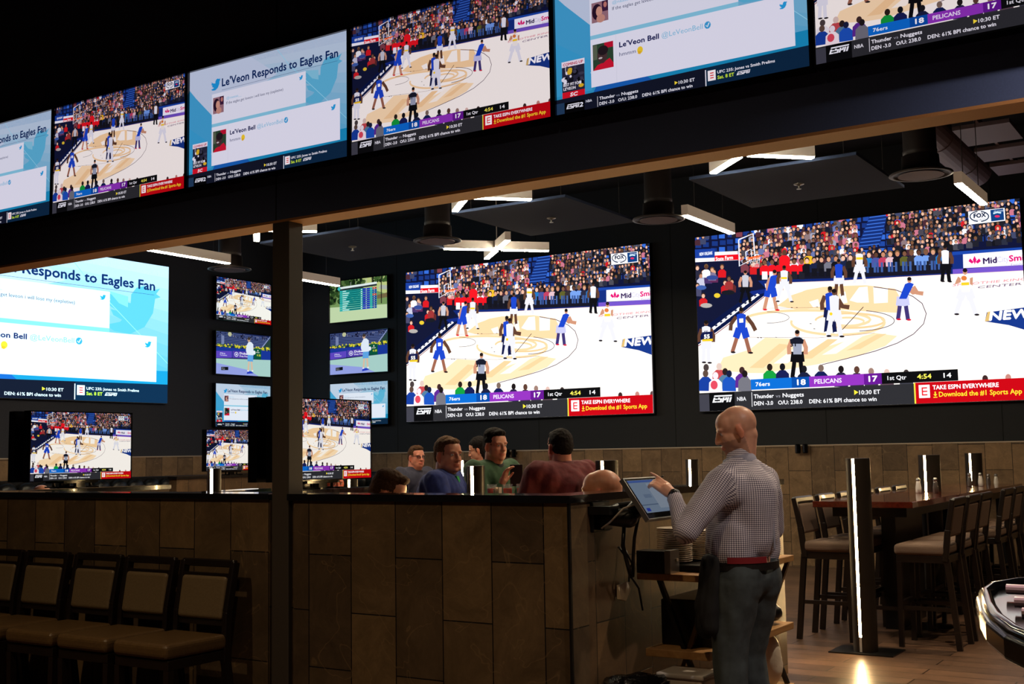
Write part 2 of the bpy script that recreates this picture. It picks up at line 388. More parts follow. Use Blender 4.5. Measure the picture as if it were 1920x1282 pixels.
def ticker(A, second=False):
    A.h = None
    if not second:
        # team scores
        A.raw([(0,0.0),(16,0.0),(16,.93),(0,.93)], (44,44,48))
        A.raw([(.0,0),(.55,0),(.55,.85),(.0,.85)], (62,62,72)); A.raw([(.55,0),(1.95,0),(1.95,.92),(.55,.92)], (12,12,14))
        espn(A, .72, .42, 1.0, .36)
        A.text(2.08, .46, .2, 'NBA', (225,225,230), .48, bold=.012)
        A.raw([(2.86,.14),(2.9,.14),(2.9,.86),(2.86,.86)], (200,200,205))
        A.text(2.98, .55, .2, 'Thunder', (240,240,245), 1.05, bold=.014); A.text(4.14, .55, .16, 'vs', (150,150,160), .24)
        A.text(4.5, .55, .2, 'Nuggets', (240,240,245), 1.08, bold=.014)
        A.text(2.98, .2, .2, 'DEN -3.0', (240,240,245), 1.0, bold=.012); A.text(4.25, .2, .2, 'O/U: 238.0', (240,240,245), 1.25, bold=.012)
        A.text(5.85, .2, .2, 'DEN: 61% BPI chance to win', (240,240,245), 3.3, bold=.012)
        A.raw([(8.1,.52),(8.3,.64),(8.1,.76)], (250,225,60)); A.text(8.34, .53, .2, '10:30 ET', (240,240,245), 1.0, bold=.012)
        A.raw([(11.0,0),(16,0),(16,.97),(11.0,.97)], (190,8,20)); A.raw([(10.93,0),(11.0,0),(11.0,.97),(10.93,.97)], (225,215,70))
        A.raw([(11.15,.25),(11.65,.25),(11.65,.85),(11.15,.85)], (250,245,245))
        for yy in (.36,.52,.68): A.raw([(11.28,yy),(11.53,yy),(11.54,yy+.06),(11.29,yy+.06)], (225,30,40))
        A.raw([(11.28,.36),(11.34,.36),(11.34,.74),(11.28,.74)], (225,30,40))
        A.text(11.78, .62, .2, 'TAKE ESPN EVERYWHERE', (250,245,250), 2.9, bold=.016)
        A.raw([(11.8,.24),(11.98,.24),(11.98,.28),(11.8,.28)], (250,215,50)); A.raw([(11.8,.4),(11.98,.4),(11.89,.3)], (250,215,50)); A.raw([(11.86,.38),(11.92,.38),(11.92,.52),(11.86,.52)], (250,215,50))
        A.text(12.05, .28, .23, 'Download the #1 Sports App', (250,215,50), 3.6, bold=.014)
        A.raw([(2.85,.98),(5.6,.98),(5.6,1.5),(2.85,1.5)], (14,104,200)); A.raw([(5.0,.98),(5.9,.98),(5.9,1.5),(5.0,1.5)], (10,74,160))
        A.raw([(5.9,.98),(8.6,.98),(8.6,1.5),(5.9,1.5)], (140,50,180)); A.raw([(8.6,.98),(9.45,.98),(9.45,1.5),(8.6,1.5)], (98,24,140))
        A.raw([(9.45,.98),(12.95,.98),(12.95,1.5),(9.45,1.5)], (14,14,16))
        A.text(3.1, 1.15, .2, '76ers', (240,245,250), .75, bold=.014); A.text(5.27, 1.12, .27, '18', (250,250,250), .42, bold=.03)
        A.text(6.15, 1.14, .22, 'PELICANS', (235,220,245), 1.35, bold=.016); A.text(8.82, 1.12, .27, '17', (250,250,250), .4, bold=.03)
        A.text(9.72, 1.15, .2, '1st Qtr', (235,235,240), .88, bold=.01); A.text(11.1, 1.14, .22, '4:54', (245,235,90), .64, bold=.016); A.text(12.3, 1.14, .22, '14', (240,240,240), .34, bold=.014)
    else:
        A.raw([(0,0),(16,0),(16,1.22),(0,1.0)], (20,24,40))
        A.raw([(9.9,0),(16,0),(16,1.22),(9.9,1.12)], (14,40,66))
        A.raw([(.55,0),(1.95,0),(1.95,.72),(.55,.72)], (6,6,8)); A.raw([(0,0),(.55,0),(.55,.75),(0,.75)], (34,60,90))
        espn(A, .68, .32, .85, .28); A.text(1.58, .32, .27, '2', (235,240,250), .24, .2, bold=.03)
        A.text(2.05, .5, .16, 'NBA', (220,225,235), .42, bold=.01); A.raw([(2.84,.1),(2.88,.1),(2.88,.74),(2.84,.74)], (200,200,205))
        A.text(2.98, .5, .19, 'Thunder', (235,238,245), 1.05, bold=.014); A.text(4.12, .5, .16, 'vs', (140,150,170), .24); A.text(4.48, .5, .19, 'Nuggets', (235,238,245), 1.1, bold=.014)
        A.text(2.98, .17, .19, 'DEN -3.0', (235,238,245), 1.0, bold=.012); A.text(4.25, .17, .19, 'O/U: 238.0', (235,238,245), 1.25, bold=.012)
        A.text(5.85, .17, .19, 'DEN: 61% BPI chance to win', (235,238,245), 3.2, bold=.012)
        A.raw([(7.95,.5),(8.15,.61),(7.95,.72)], (250,225,60)); A.text(8.2, .5, .19, '10:30 ET', (235,238,245), 1.0, bold=.012)
        A.raw([(9.86,.05),(9.92,.05),(9.92,1.0),(9.86,1.0)], (235,238,245))
        A.raw([(10.02,.32),(10.5,.32),(10.5,.92),(10.02,.92)], (250,245,245))
        for yy in (.45,.59,.73): A.raw([(10.16,yy),(10.38,yy),(10.38,yy+.06),(10.16,yy+.06)], (225,30,40))
        A.text(10.6, .66, .17, 'UFC 235: Jones vs Smith Prelims', (235,238,245), 3.4, bold=.012)
        A.text(10.6, .34, .2, 'Sat. 8 ET', (205,240,60), 1.0, bold=.016); espn(A, 11.75, .34, .75, .2)

def espn(A, x, y, w_, h):
    """four slanted block letters cut by a line"""
    t = (240,242,248); lw = w_*.235; g = w_*.255; sh = .12*w_
    def bl(x0, y0, x1, y1): A.raw([(x+x0+sh*y0, y+y0*h),(x+x1+sh*y0, y+y0*h),(x+x1+sh*y1, y+y1*h),(x+x0+sh*y1, y+y1*h)], t, up=0.3)
    bl(0,.8,w_*.98,1.0) ; 
    for i in range(4):
        o = i*g
        if i == 0: bl(o,.0,o+lw*.4,.68); bl(o,.0,o+lw,.18); bl(o,.38,o+lw,.55)
        if i == 1: bl(o,.0,o+lw,.18); bl(o,.38,o+lw,.55); bl(o+lw*.6,.0,o+lw,.5); bl(o,.4,o+lw*.4,.68)
        if i == 2: bl(o,.0,o+lw*.4,.68); bl(o+lw*.6,.3,o+lw,.68); bl(o,.28,o+lw,.45)
        if i == 3: bl(o,.0,o+lw*.4,.68); bl(o+lw*.6,.0,o+lw,.68)

def art_basketball():
    A = Art(HB); A.rect(250,0,1960,1120,(16,20,52)); rnd = random.Random(3)
    # blue seats and stairs
    for j in range(9):
        y = 110+j*34
        for i in range(42):
            x = 300+i*40+rnd.random()*8; yy = y - (x-300)*.115 + 20
            A.rect(x-15, yy-11, x+15, yy+13, rnd.choice([(38,84,180),(50,100,200),(30,66,150),(24,50,120)]), 0.05)
    A.poly([(1165,120),(1255,105),(1215,265),(1100,285)], (20,44,110))
    for k in range(9): A.line([(1165-k*7,130+k*18),(1252-k*5,119+k*18)], .04, (60,110,210), .2)
    # spectators, back rows first
    for j in range(12):
        y = 88+j*22.5
        for i in range(70):
            x = 293+i*23.4+rnd.random()*13; yy = y + 62 - (x-300)*.115 + rnd.random()*10
            if 1105 < x < 1235 and yy < 275: continue
            if x < 500 and yy < 330 and j > 3: continue
            pr = .78 if x > 1240 else (.35 if j < 4 else .85)
            if x < 560 and j < 6: pr = .3
            if rnd.random() > pr: continue
            sh = rnd.choice(SHIRTS)
            if x > 1240 and rnd.random() < .5: sh = rnd.choice([(20,20,26),(30,30,38),(20,20,26),(70,70,80)])
            A.person(x, yy, 9+rnd.random()*1.6, sh, rnd.choice(SKINS), rnd.choice(HAIRS))
    # boards, left
    A.poly([(287,287),(388,283),(388,330),(287,332)], (26,60,150)); A.poly([(287,332),(505,325),(505,342),(287,352)], (236,236,244))
    t = [(335,318)]; 
    A.poly([(388,318),(508,312),(508,340),(388,346)], (222,16,30)); A.poly([(388,300),(505,296),(505,312),(388,318)], (236,236,244))
    A.h = None; A.text(1.15, 7.66, .2, 'State Farm', (250,240,240), .95, bold=.016); A.text(.25, 8.02, .17, 'NEW ORLEANS', (230,235,245), .72, bold=.01); A.h = HB
    # left baseline audience
    A.poly([(287,352),(505,342),(620,420),(640,500),(305,700)], (18,22,50))
    for (x,y,c) in [(300,380,(40,40,60)),(330,400,(150,160,190)),(318,420,(190,190,210)),(355,405,(70,50,100)),(385,400,(90,40,80)),(425,375,(205,26,34)),(375,390,(120,110,140)),(345,375,(230,230,235)),(440,455,(190,30,36)),(475,450,(90,40,40)),(460,435,(150,50,50)),(330,520,(200,30,36)),(300,470,(70,70,100)),(585,360,(200,30,34)),(540,350,(120,60,70))]:
        A.person(x, y, 13, c, rnd.choice(SKINS), rnd.choice(HAIRS))
    for (x,y,w_,c) in [(320,480,26,(60,90,160)),(345,570,30,(170,165,160)),(455,505,34,(24,26,34)),(375,430,30,(50,70,140)),(400,520,16,(220,190,50))]: A.ell(x,y,w_,12,c)
    # floor in front of the benches
    A.poly([(600,440),(1925,360),(1925,445),(640,480)], (18,38,110))
    A.poly([(600,385),(1560,330),(1560,410),(1080,432),(760,440),(600,446)], (22,22,36))
    # front benches
    for x in range(640,830,37): A.person(x, 352-(x-640)*.02, 15.5, (222,22,34), rnd.choice([(120,80,60),(90,58,44)]), (26,20,20)); A.rect(x-14,400,x+14,440,(226,226,236) if x < 700 else (30,30,40),.2)
    A.person(740,300,17,(226,24,34),(90,58,44),(210,30,40)); A.person(862,305,16,(235,180,40),(120,80,60),(24,20,20))
    for i, x in enumerate(range(852,1085,36)): A.person(x, 345-i*2.5, 15, [(20,20,26),(26,34,64),(28,28,34),(110,110,124)][i % 4], rnd.choice(SKINS), (40,30,26)); A.rect(x-13,385,x+13,425,(20,20,28),.2)
    for i, x in enumerate(range(1160,1520,35)):
        A.person(x, 318-i*1.5, 15, [(30,110,180),(70,80,150),(180,60,90),(214,180,190),(20,20,26),(90,90,40),(50,44,48),(110,150,220),(110,150,220),(40,40,60)][i % 10], rnd.choice(SKINS), rnd.choice(HAIRS)+() )
        A.rect(x-13,358-i,x-2,408-i*1.5,(60,90,150),.2); A.rect(x+2,358-i,x+13,408-i*1.5,(50,76,140) if i % 2 else (26,26,34),.2)
    # right boards
    A.poly([(1568,305),(1920,283),(1920,300),(1568,322)], (26,66,160)); A.poly([(1568,322),(1622,318),(1622,388),(1568,392)], (20,44,120))
    A.poly([(1620,318),(1925,295),(1925,370),(1620,386)], (238,236,246)); A.poly([(1568,392),(1925,370),(1925,412),(1568,424)], (110,80,190))
    for k, cx in enumerate((1676,)):
        A.poly([(cx,325),(cx+9,345),(cx,368),(cx-9,345)], (214,20,110)); A.poly([(cx-4,356),(cx-22,338),(cx-30,352),(cx-14,364)], (214,20,110)); A.poly([(cx+4,356),(cx+22,338),(cx+30,352),(cx+14,364)], (214,20,110))
    A.h = None; A.text(14.3, 6.2, .27, 'Mid', (50,30,80), .58, bold=.03); A.text(14.92, 6.2, .27, 'City', (196,190,214), .5, bold=.0); A.text(15.42, 6.2, .27, 'Smiles', (214,20,110), 1.1, bold=.03); A.text(15.5,5.98,.12,'Family Dental',(150,140,180),1.1)
    A.h = HB
    # backboard, hoop and net
    A.line([(510,238),(583,208),(592,330),(513,372),(510,238)], .075, (226,226,236)); A.line([(545,300),(572,287),(576,330),(548,342),(545,300)], .05, (236,236,240))
    A.line([(556,333),(624,320)], .08, (240,96,40)); A.line([(556,340),(622,330)], .05, (240,120,60))
    for a in range(6): A.line([(562+a*11,338-a*2),(580+a*6,378)], .02, (235,235,240), .3)
    A.line([(565,352),(618,342)], .015, (235,235,240), .3); A.line([(574,364),(612,356)], .015, (235,235,240), .3)
    # court
    W = (250,244,236)
    A.poly([(640,462),(780,455),(1000,448),(1300,430),(1925,398),(1940,1120),(290,1120),(305,745),(400,690),(520,605),(648,505)], W)
    A.poly([(305,700),(500,560),(620,480),(655,490),(648,512),(520,612),(400,700),(305,765)], (12,22,64)); 
    A.poly([(560,500),(640,488),(650,505),(585,520)], (20,40,120))
    # letters along the baseline
    for k in range(11):
        t = k/11; x = 335+t*270; y = 702-t*205; 
        A.poly([(x-8,y+14),(x+22,y-6),(x+34,y+2),(x+2,y+24)], (236,236,240)); A.poly([(x+4,y+6),(x+14,y),(x+20,y+4),(x+10,y+11)], (12,22,64), .3)
    A.line([(305,772),(400,707),(520,618),(652,514)], .04, (120,20,60))
    T = (243,206,158); T2 = (238,198,148)
    A.poly([(700,572),(740,545),(770,520),(850,492),(930,478),(1060,472),(1140,470),(1180,474),(1285,488),(1303,520),(1300,562),(1290,606),(1150,600),(1000,590),(880,586),(800,590)], T)
    A.poly([(1108,480),(1150,476),(1155,556),(1098,556),(1060,545)], W); A.poly([(1178,478),(1250,484),(1248,556),(1180,560)], W)
    A.poly([(1010,515),(1040,500),(1050,556),(1020,562)], W); A.poly([(860,552),(905,538),(915,576),(880,580)], W); A.poly([(760,500),(810,482),(830,500),(770,520)], W)
    A.poly([(560,790),(640,730),(760,735),(850,800),(1180,705),(1290,720),(1230,770),(1090,820),(900,860),(640,905),(540,905),(400,890),(430,830)], (248,218,176))
    for k in range(5):
        x = 560+k*120; A.poly([(x,880-k*22),(x+150,760-k*12),(x+200,765-k*14),(x+70,880-k*24)], (250,240,226) if k % 2 else (240,200,150))
    def arc(cx, cy, rx, ry, a0, a1, w_, c, n=22): A.line([(cx+rx*math.cos(math.radians(a0+(a1-a0)*i/n)), cy+ry*math.sin(math.radians(a0+(a1-a0)*i/n))) for i in range(n+1)], w_, c)
    arc(850,640,310,46,-200,60,.13,T); arc(1060,645,170,36,-180,120,.1,T2); arc(1000,655,230,60,-20,190,.12,T); arc(1050,650,80,20,0,360,.1,T)
    arc(650,630,110,28,-90,90,.022,(60,40,60)); arc(1070,645,208,52,-70,80,.03,(50,34,60))
    for (x,y) in [(770,580),(795,580),(895,577),(862,660),(880,685),(600,730),(615,730),(690,728)]: A.line([(x,y),(x+9,y+1)], .03, (40,30,50))
    A.line([(1128,577),(1022,690)], .035, (50,40,50)); A.line([(560,728),(900,730),(1000,722),(1180,705)], .015, (120,90,90))
    A.line([(640,585),(880,580),(900,578)], .012, (130,100,90))
    A.line([(1180,478),(1290,494),(1370,525),(1415,560),(1434,610),(1420,660),(1370,710),(1290,755),(1180,795),(1040,832),(920,862)], .035, (70,40,70))
    A.line([(640,462),(780,455),(1000,448),(1300,430),(1925,398)], .02, (240,200,190))
    # centre-court marks
    A.poly([(1726,604),(1925,578),(1935,690),(1830,666),(1716,648)], (22,52,130)); A.poly([(1716,648),(1730,602),(1752,598),(1742,646)], (214,180,110)); 
    A.h = None; A.text(14.42, 3.62, .4, 'NEW', (246,246,250), 1.7, .2, bold=.06); A.text(12.9, 5.3, .11, 'SMOOTHIE KING', (224,150,160), 3.2, .3, bold=.01); A.text(14.0, 5.1, .11, 'CENTER', (120,100,130), 1.9, .3, bold=.008)
    A.h = HB
    # players
    K = (92,60,46); K2 = (196,140,112); BL = (28,66,190); WH = (222,222,232); NV = (20,26,70)
    def limb(pts, w_, c): A.line(pts, w_, c, .4)
    def fig(x, y, h, skin, top, bot, lean=0, arms='down', shoe=(30,24,30), leg=None, num=None, numc=(240,240,240), stance=.16):
        leg = leg or skin; s_ = h; w_ = h*.0019
        hipx, hipy = x - lean*s_*.1, y + s_*.48
        fl = (hipx - s_*stance, y+s_*.97); fr = (hipx + s_*stance*.9, y+s_*.98)
        for ft, sg in ((fl,-1),(fr,1)):
            kx = (hipx*0.5+ft[0]*0.5)+sg*s_*.02; ky = y+s_*.72
            limb([(hipx+sg*s_*.05,hipy),(kx,ky),ft], s_*.0009, leg); A.ell(ft[0]+s_*.02,ft[1],s_*.055,s_*.022,shoe,8,.3)
            limb([(hipx+sg*s_*.05,hipy-s_*.03),(kx,y+s_*.66)], s_*.0016, bot)
        ex = s_*.14
        if arms == 'down': al = [(x-ex*.8,y+s_*.2),(x-ex*1.25,y+s_*.36),(x-ex*1.2,y+s_*.5)]; ar = [(x+ex*.8,y+s_*.2),(x+ex*1.25,y+s_*.36),(x+ex*1.2,y+s_*.5)]
        elif arms == 'wide': al = [(x-ex*.8,y+s_*.2),(x-ex*1.6,y+s_*.36),(x-ex*1.7,y+s_*.5)]; ar = [(x+ex*.8,y+s_*.2),(x+ex*1.7,y+s_*.36),(x+ex*2.2,y+s_*.5)]
        elif arms == 'fwd': al = [(x-ex*.6,y+s_*.22),(x+ex*.6,y+s_*.36),(x+ex*1.2,y+s_*.34)]; ar = [(x+ex*.6,y+s_*.22),(x+ex*1.2,y+s_*.36),(x+ex*2.2,y+s_*.38)]
        else: al = [(x-ex*.8,y+s_*.2),(x-ex*1.5,y+s_*.3),(x-ex*.3,y+s_*.22)]; ar = [(x+ex*.8,y+s_*.2),(x+ex*1.0,y+s_*.32),(x+ex*.2,y+s_*.22)]
        limb(al, s_*.0009, skin); limb(ar, s_*.0009, skin)
        A.poly([(x-s_*.1,y+s_*.16),(x-s_*.03,y+s_*.13),(x+s_*.03,y+s_*.13),(x+s_*.1,y+s_*.16),(hipx+s_*.085,hipy+s_*.02),(hipx-s_*.085,hipy+s_*.02)], top, .4)
        A.ell(x, y+s_*.07, s_*.05, s_*.065, skin, 10, .4); A.ell(x, y+s_*.04, s_*.05, s_*.045, (26,20,20), 10, .1)
        if num:
            u, v = A.m((x-s_*.045, y+s_*.33)); hh = A.h; A.h = None; A.text(u, v, s_*.0009, num, numc, s_*.0009, bold=.015); A.h = hh
    fig(543,395,165,K2,(190,190,200),(16,16,20),num=None,leg=(16,16,20))
    fig(690,392,205,K2,BL,BL,lean=1,leg=K2,shoe=(214,20,40)); fig(738,370,185,K,WH,WH,leg=WH,stance=.2); A.poly([(722,428),(752,428),(752,438),(722,438)],(240,200,40),.3)
    fig(1010,338,190,K,BL,WH,stance=.1,shoe=(230,230,235)); fig(1113,288,180,K,WH,WH,leg=WH,shoe=(230,230,235)); A.poly([(1097,330),(1130,330),(1130,342),(1097,342)],(240,200,40),.3)
    fig(1534,272,185,K,(226,226,232),(16,16,20),leg=(16,16,20),stance=.1)
    fig(965,475,235,K,BL,NV,leg=NV,stance=.1,shoe=(230,230,235)); fig(985,488,240,K,WH,WH,leg=WH,arms='fwd',stance=.14); A.ell(968,612,8,8,(240,200,40))
    fig(1356,430,215,K2,BL,(190,190,226),lean=1.6,leg=(60,50,110),arms='fwd',stance=.12,shoe=(200,30,60))
    fig(1628,388,232,K2,(238,232,226),WH,arms='up',leg=WH,stance=.22); A.poly([(1608,458),(1646,456),(1646,470),(1608,472)],(240,196,40),.3); A.ell(1622,436,14,12,(214,120,60))
    fig(345,645,215,K,WH,WH,leg=WH,num='55',numc=(20,26,70),stance=.07); A.poly([(325,738),(378,736),(378,748),(325,750)],(240,196,40),.3); A.poly([(325,704),(378,700),(378,736),(325,740)],NV,.2)
    A.h = None; A.text(.36,3.72,.2,'55',(245,245,245),.3,bold=.03); A.h = HB
    fig(522,580,230,K,BL,BL,arms='wide',leg=(150,96,76),num='1',stance=.2)
    # referee
    fig(800,692,240,K2,(150,156,176),(14,14,18),leg=(14,14,18),stance=.11)
    A.poly([(763,738),(790,728),(812,728),(832,740),(828,760),(766,760)],(24,26,40),.3); A.h = None; A.text(5.0,3.02,.2,'31',(20,22,30),.26,bold=.025); A.h = HB
    # near spectators
    for (x,y,c,hc) in [(345,875,(230,226,230),(70,60,60)),(410,870,(190,70,76),(214,190,180)),(440,895,(80,120,150),(40,30,30)),(342,905,(24,60,150),(90,70,60)),(392,915,(240,226,230),(230,220,226)),(460,905,(30,80,180),(24,30,60)),(524,888,(90,40,140),(60,40,40)),(538,905,(110,110,120),(30,24,26)),
                        (662,872,(20,150,60),(40,30,26)),(725,870,(24,30,80),(20,20,26)),(832,880,(26,30,60),(24,24,30)),(915,875,(20,30,80),(120,100,90)),(1013,880,(40,34,70),(30,24,26)),(1090,882,(50,40,60),(90,60,50)),(1160,890,(60,50,70),(150,120,110)),(1236,895,(90,70,80),(214,180,170)),(1330,897,(60,60,70),(60,50,50)),(1708,922,(70,40,44),(60,40,40)),(1818,916,(150,120,120),(190,130,120)),(1915,912,(90,60,60),(90,60,60))]:
        k = 21; A.poly([(x-34,y+90),(x-32,y+38),(x-14,y+20),(x+14,y+20),(x+32,y+38),(x+34,y+90)], c, .4); A.ell(x,y+4,14,18,hc,12,.2)
    A.ell(385,965,18,22,(214,70,90))
    # station bug
    A.poly([(1652,106),(1830,88),(1832,152),(1655,170)], (244,244,248)); A.poly([(1760,98),(1824,91),(1826,148),(1763,155)], (16,60,120))
    def at(x, y): return A.m((x,y))
    arc(1706,130,45,25,100,260,.05,(20,40,70)); arc(1706,130,45,25,-80,80,.05,(20,40,70))
    A.ell(1793,130,13,6,(214,40,90)); A.line([(1774,116),(1793,110),(1812,113)], .07, (190,220,235))
    u, v = at(1678,138); A.h = None; A.text(u, v, .2, 'FOX', (16,30,60), .52, bold=.03); A.text(u, v-.16, .09, 'SPORTS', (60,80,110), .52); A.text(u+.9, v+.15, .08, 'PELICANS', (200,220,240), .42)
    A.h = None
    ticker(A)
    return A.mesh('basketball_picture')

def bird(A, x, y, s_, col, flip=1):
    P = [(-1,.55),(-.55,.3),(-.1,.22),(-.08,.55),(.12,.82),(.42,.92),(.7,.78),(1.05,.9),(.9,.68),(1.08,.58),(.86,.5),(.78,-.05),(.45,-.6),(-.1,-.9),(-.7,-.85),(-1.05,-.66),(-.5,-.5),(-.42,-.42),(-.75,-.28),(-.85,-.08),(-.62,-.1),(-.95,.08),(-1.0,.3),(-.85,.24)]
    A.raw([(x+a*s_, y+b*s_) for a, b in P], col)

def art_tweet():
    A = Art()
    # sky-blue card with a pale upper field
    A.raw([(0,0),(16,0),(16,9),(0,9)], (46,150,196))
    for k in range(12):
        t = k/12; A.raw([(0,9-t*1.9-0),(16,9-t*9),(16,9-(k+1)/12*9),(0,9-(k+1)/12*1.9)], tuple(int(a+(b-a)*t) for a, b in zip((196,208,224),(60,160,204))), up=.02)
    A.raw([(0,9),(6.5,9),(9.2,7.2),(2.45,5.0),(0,7.6)], (192,206,226)); A.raw([(0,7.5),(2.5,5.2),(2.5,1.4),(0,1.4)], (66,160,206)); A.raw([(0,4.6),(2.5,3.0),(2.5,1.2),(0,1.2)], (58,160,208))
    bird(A, 13.55, 5.9, 1.75, (92,178,212)); A.raw([(11.9,6.9),(13.2,6.7),(13.2,6.0),(12.6,6.2)], (130,196,220))
    A.line([(9.2,9),(10.4,7.6),(16,2.6)], .05, (150,214,236)); A.line([(2.4,2.3),(4.2,.9)], .05, (150,214,236))
    A.raw([(3.1,1.9),(6.2,1.9),(6.9,1.0),(2.5,.9)], (26,96,180)); A.raw([(5.6,1.9),(16,2.1),(16,1.1),(6.6,1.0)], (26,140,186))
    bird(A, 2.85, 7.55, .48, (30,150,214))
    A.text(3.5, 7.3, .62, "Le'Veon Responds to Eagles Fan", (14,40,92), 11.5, bold=.045); A.raw([(3.5,7.0),(15.0,7.0),(15.0,7.02),(3.5,7.02)], (40,60,110))
    # two message cards
    A.raw([(2.45,4.55),(12.0,4.55),(12.0,6.85),(2.45,6.85)], (226,230,242)); A.raw([(2.45,4.3),(12.0,4.3),(12.0,4.55),(2.45,4.55)], (134,200,224))
    A.raw([(2.45,1.35),(15.2,1.35),(15.2,4.3),(2.45,4.3)], (232,234,246)); A.raw([(4.18,1.36),(4.2,1.36),(4.2,4.28),(4.18,4.28)], (214,218,230))
    # portraits
    A.raw([(2.58,5.3),(3.72,5.3),(3.72,6.55),(2.58,6.55)], (150,110,120)); A.raw([(3.3,5.9),(3.72,5.9),(3.72,6.55),(3.3,6.55)], (60,30,60))
    A.h = (1,0,0,0,1,0,0,0)
    A.ell(2.95,5.95,.34,.5,(40,20,40),14); A.ell(3.1,5.95,.22,.32,(206,150,130),12); A.ell(3.2,5.5,.3,.26,(196,140,124),12); A.ell(3.52,6.3,.12,.18,(190,120,110),10)
    A.raw([(2.6,2.35),(4.0,2.35),(4.0,3.95),(2.6,3.95)], (44,70,50)); A.raw([(3.4,3.6),(4.0,3.6),(4.0,3.95),(3.4,3.95)], (190,20,50)); A.raw([(2.6,3.0),(2.9,3.0),(2.9,3.9),(2.6,3.9)], (90,100,80))
    A.raw([(2.6,2.35),(4.0,2.35),(4.0,2.6),(3.75,2.95),(3.3,2.75),(2.9,2.65)], (206,24,50)); A.ell(3.25,3.2,.34,.5,(70,48,50),14); A.ell(3.3,3.5,.36,.3,(36,26,32),12); A.ell(3.12,3.05,.14,.06,(200,190,190),8)
    A.text(4.0, 6.2, .2, '@naaaaa__', (130,196,226), 1.6); A.text(4.0, 5.82, .22, 'If the eagles get leveon i will lose my (expletive)', (50,60,100), 5.8)
    bird(A, 11.55, 6.45, .18, (40,160,220)); bird(A, 14.6, 3.75, .22, (40,160,220))
    A.text(4.4, 3.45, .32, "Le'Veon Bell", (30,36,90), 2.6, bold=.03); A.text(7.2, 3.45, .32, '@LeVeonBell', (130,196,226), 2.6); A.ell(10.1,3.6,.2,.22,(60,160,214),10); A.line([(10.0,3.6),(10.08,3.5),(10.2,3.72)], .06, (240,245,250))
    A.text(4.4, 2.9, .25, 'hmmm', (70,80,120), 1.1); A.ell(5.78,3.02,.19,.22,(240,206,50),12); A.raw([(5.62,2.82),(5.8,2.76),(5.86,2.92),(5.66,2.98)], (230,180,40))
    # side promo
    A.raw([(.42,1.0),(2.0,1.0),(2.0,3.25),(.42,3.25)], (40,40,60)); A.raw([(.4,2.95),(2.02,2.95),(2.02,3.3),(.4,3.3)], (236,226,236)); A.text(.5, 3.03, .17, 'COMING UP', (190,20,60), 1.4, bold=.015)
    rnd = random.Random(5)
    for k in range(26): A.ell(.55+rnd.random()*1.3, 1.6+rnd.random()*1.25, .08+rnd.random()*.16, .08+rnd.random()*.12, rnd.choice([(20,20,30),(230,230,240),(220,180,40),(60,60,80),(14,14,20)]), 7, .2)
    A.text(.5, 1.75, .18, 'BEST FIT FOR', (240,240,245), 1.2, bold=.012); A.text(.5, 1.5, .18, "LE'VEON", (240,240,245), .85, bold=.012)
    A.raw([(.42,1.0),(2.0,1.0),(2.0,1.38),(.42,1.38)], (214,20,40)); A.text(.95, 1.08, .22, 'SC', (245,240,245), .5, .2, bold=.03)
    A.h = None; ticker(A, True)
    return A.mesh('message_picture')

def art_golf():
    A = Art(); rnd = random.Random(11)
    A.raw([(0,0),(16,0),(16,9),(0,9)], (196,214,170)); A.raw([(0,3.4),(16,2.9),(16,9),(0,9)], (120,150,90))
    A.raw([(9,9),(16,9),(16,5),(13,6),(9,7)], (190,200,130)); A.raw([(12.5,4.2),(16,4.4),(16,5.4),(12.5,5.0)], (120,104,70)); A.raw([(13.5,6.4),(16,6.0),(16,6.9),(14,7.2)], (176,180,170))
    A.h = (1,0,0,0,1,0,0,0)
    for k in range(150):
        x = rnd.random()*9.5; A.ell(x, 4.1+rnd.random()*4.8, .3+rnd.random()*.5, .3+rnd.random()*.4, rnd.choice([(30,50,24),(46,72,34),(20,34,18),(80,104,56)]), 7, .05)
    for k in range(30): A.ell(12+rnd.random()*4, 8+rnd.random(), .4, .35, rnd.choice([(30,50,24),(60,90,44)]), 7, .05)
    A.line([(14.3,3.2),(14.3,9)], .26, (40,34,30)); A.line([(10.2,6),(10.2,9)], .12, (180,186,180)); A.line([(11.8,7),(11.8,9)], .2, (60,50,40)); A.line([(5.9,7),(5.9,8.5)], .1, (190,196,190))
    A.raw([(2.6,7.2),(13.1,7.5),(13.1,7.95),(2.6,7.65)], (228,236,236)); A.ell(2.6,7.3,.5,.5,(60,190,190),4); A.raw([(2.9,6.85),(13.1,7.1),(13.1,7.5),(2.9,7.2)], (40,50,56))
    for i in range(10):
        y = 6.85-i*.46
        A.raw([(2.8,y-.4),(13.1,y-.4),(13.1,y),(2.8,y)], (40,176,172)); A.raw([(4.7+(i*7 % 4)*.3,y-.33),(8.6,y-.33),(8.6,y-.08),(4.7+(i*7 % 4)*.3,y-.08)], (10,104,104))
        A.raw([(9.2,y-.38),(11.2,y-.38),(11.2,y-.02),(9.2,y-.02)], (40,50,180)); A.raw([(11.9,y-.38),(13.0,y-.38),(13.0,y-.02),(11.9,y-.02)], (200,50,50) if i in (0,3) else (30,50,150))
        A.raw([(3.6,y-.3),(4.5+(i*7 % 4)*.3,y-.3),(4.5+(i*7 % 4)*.3,y-.12),(3.6,y-.12)], (200,236,232)); A.ell(8.9,y-.2,.18,.12,(230,240,240),6); A.ell(10.2,y-.2,.12,.1,(230,240,240),6); A.ell(12.4,y-.2,.12,.1,(230,240,240),6)
    return A.mesh('golf_picture')

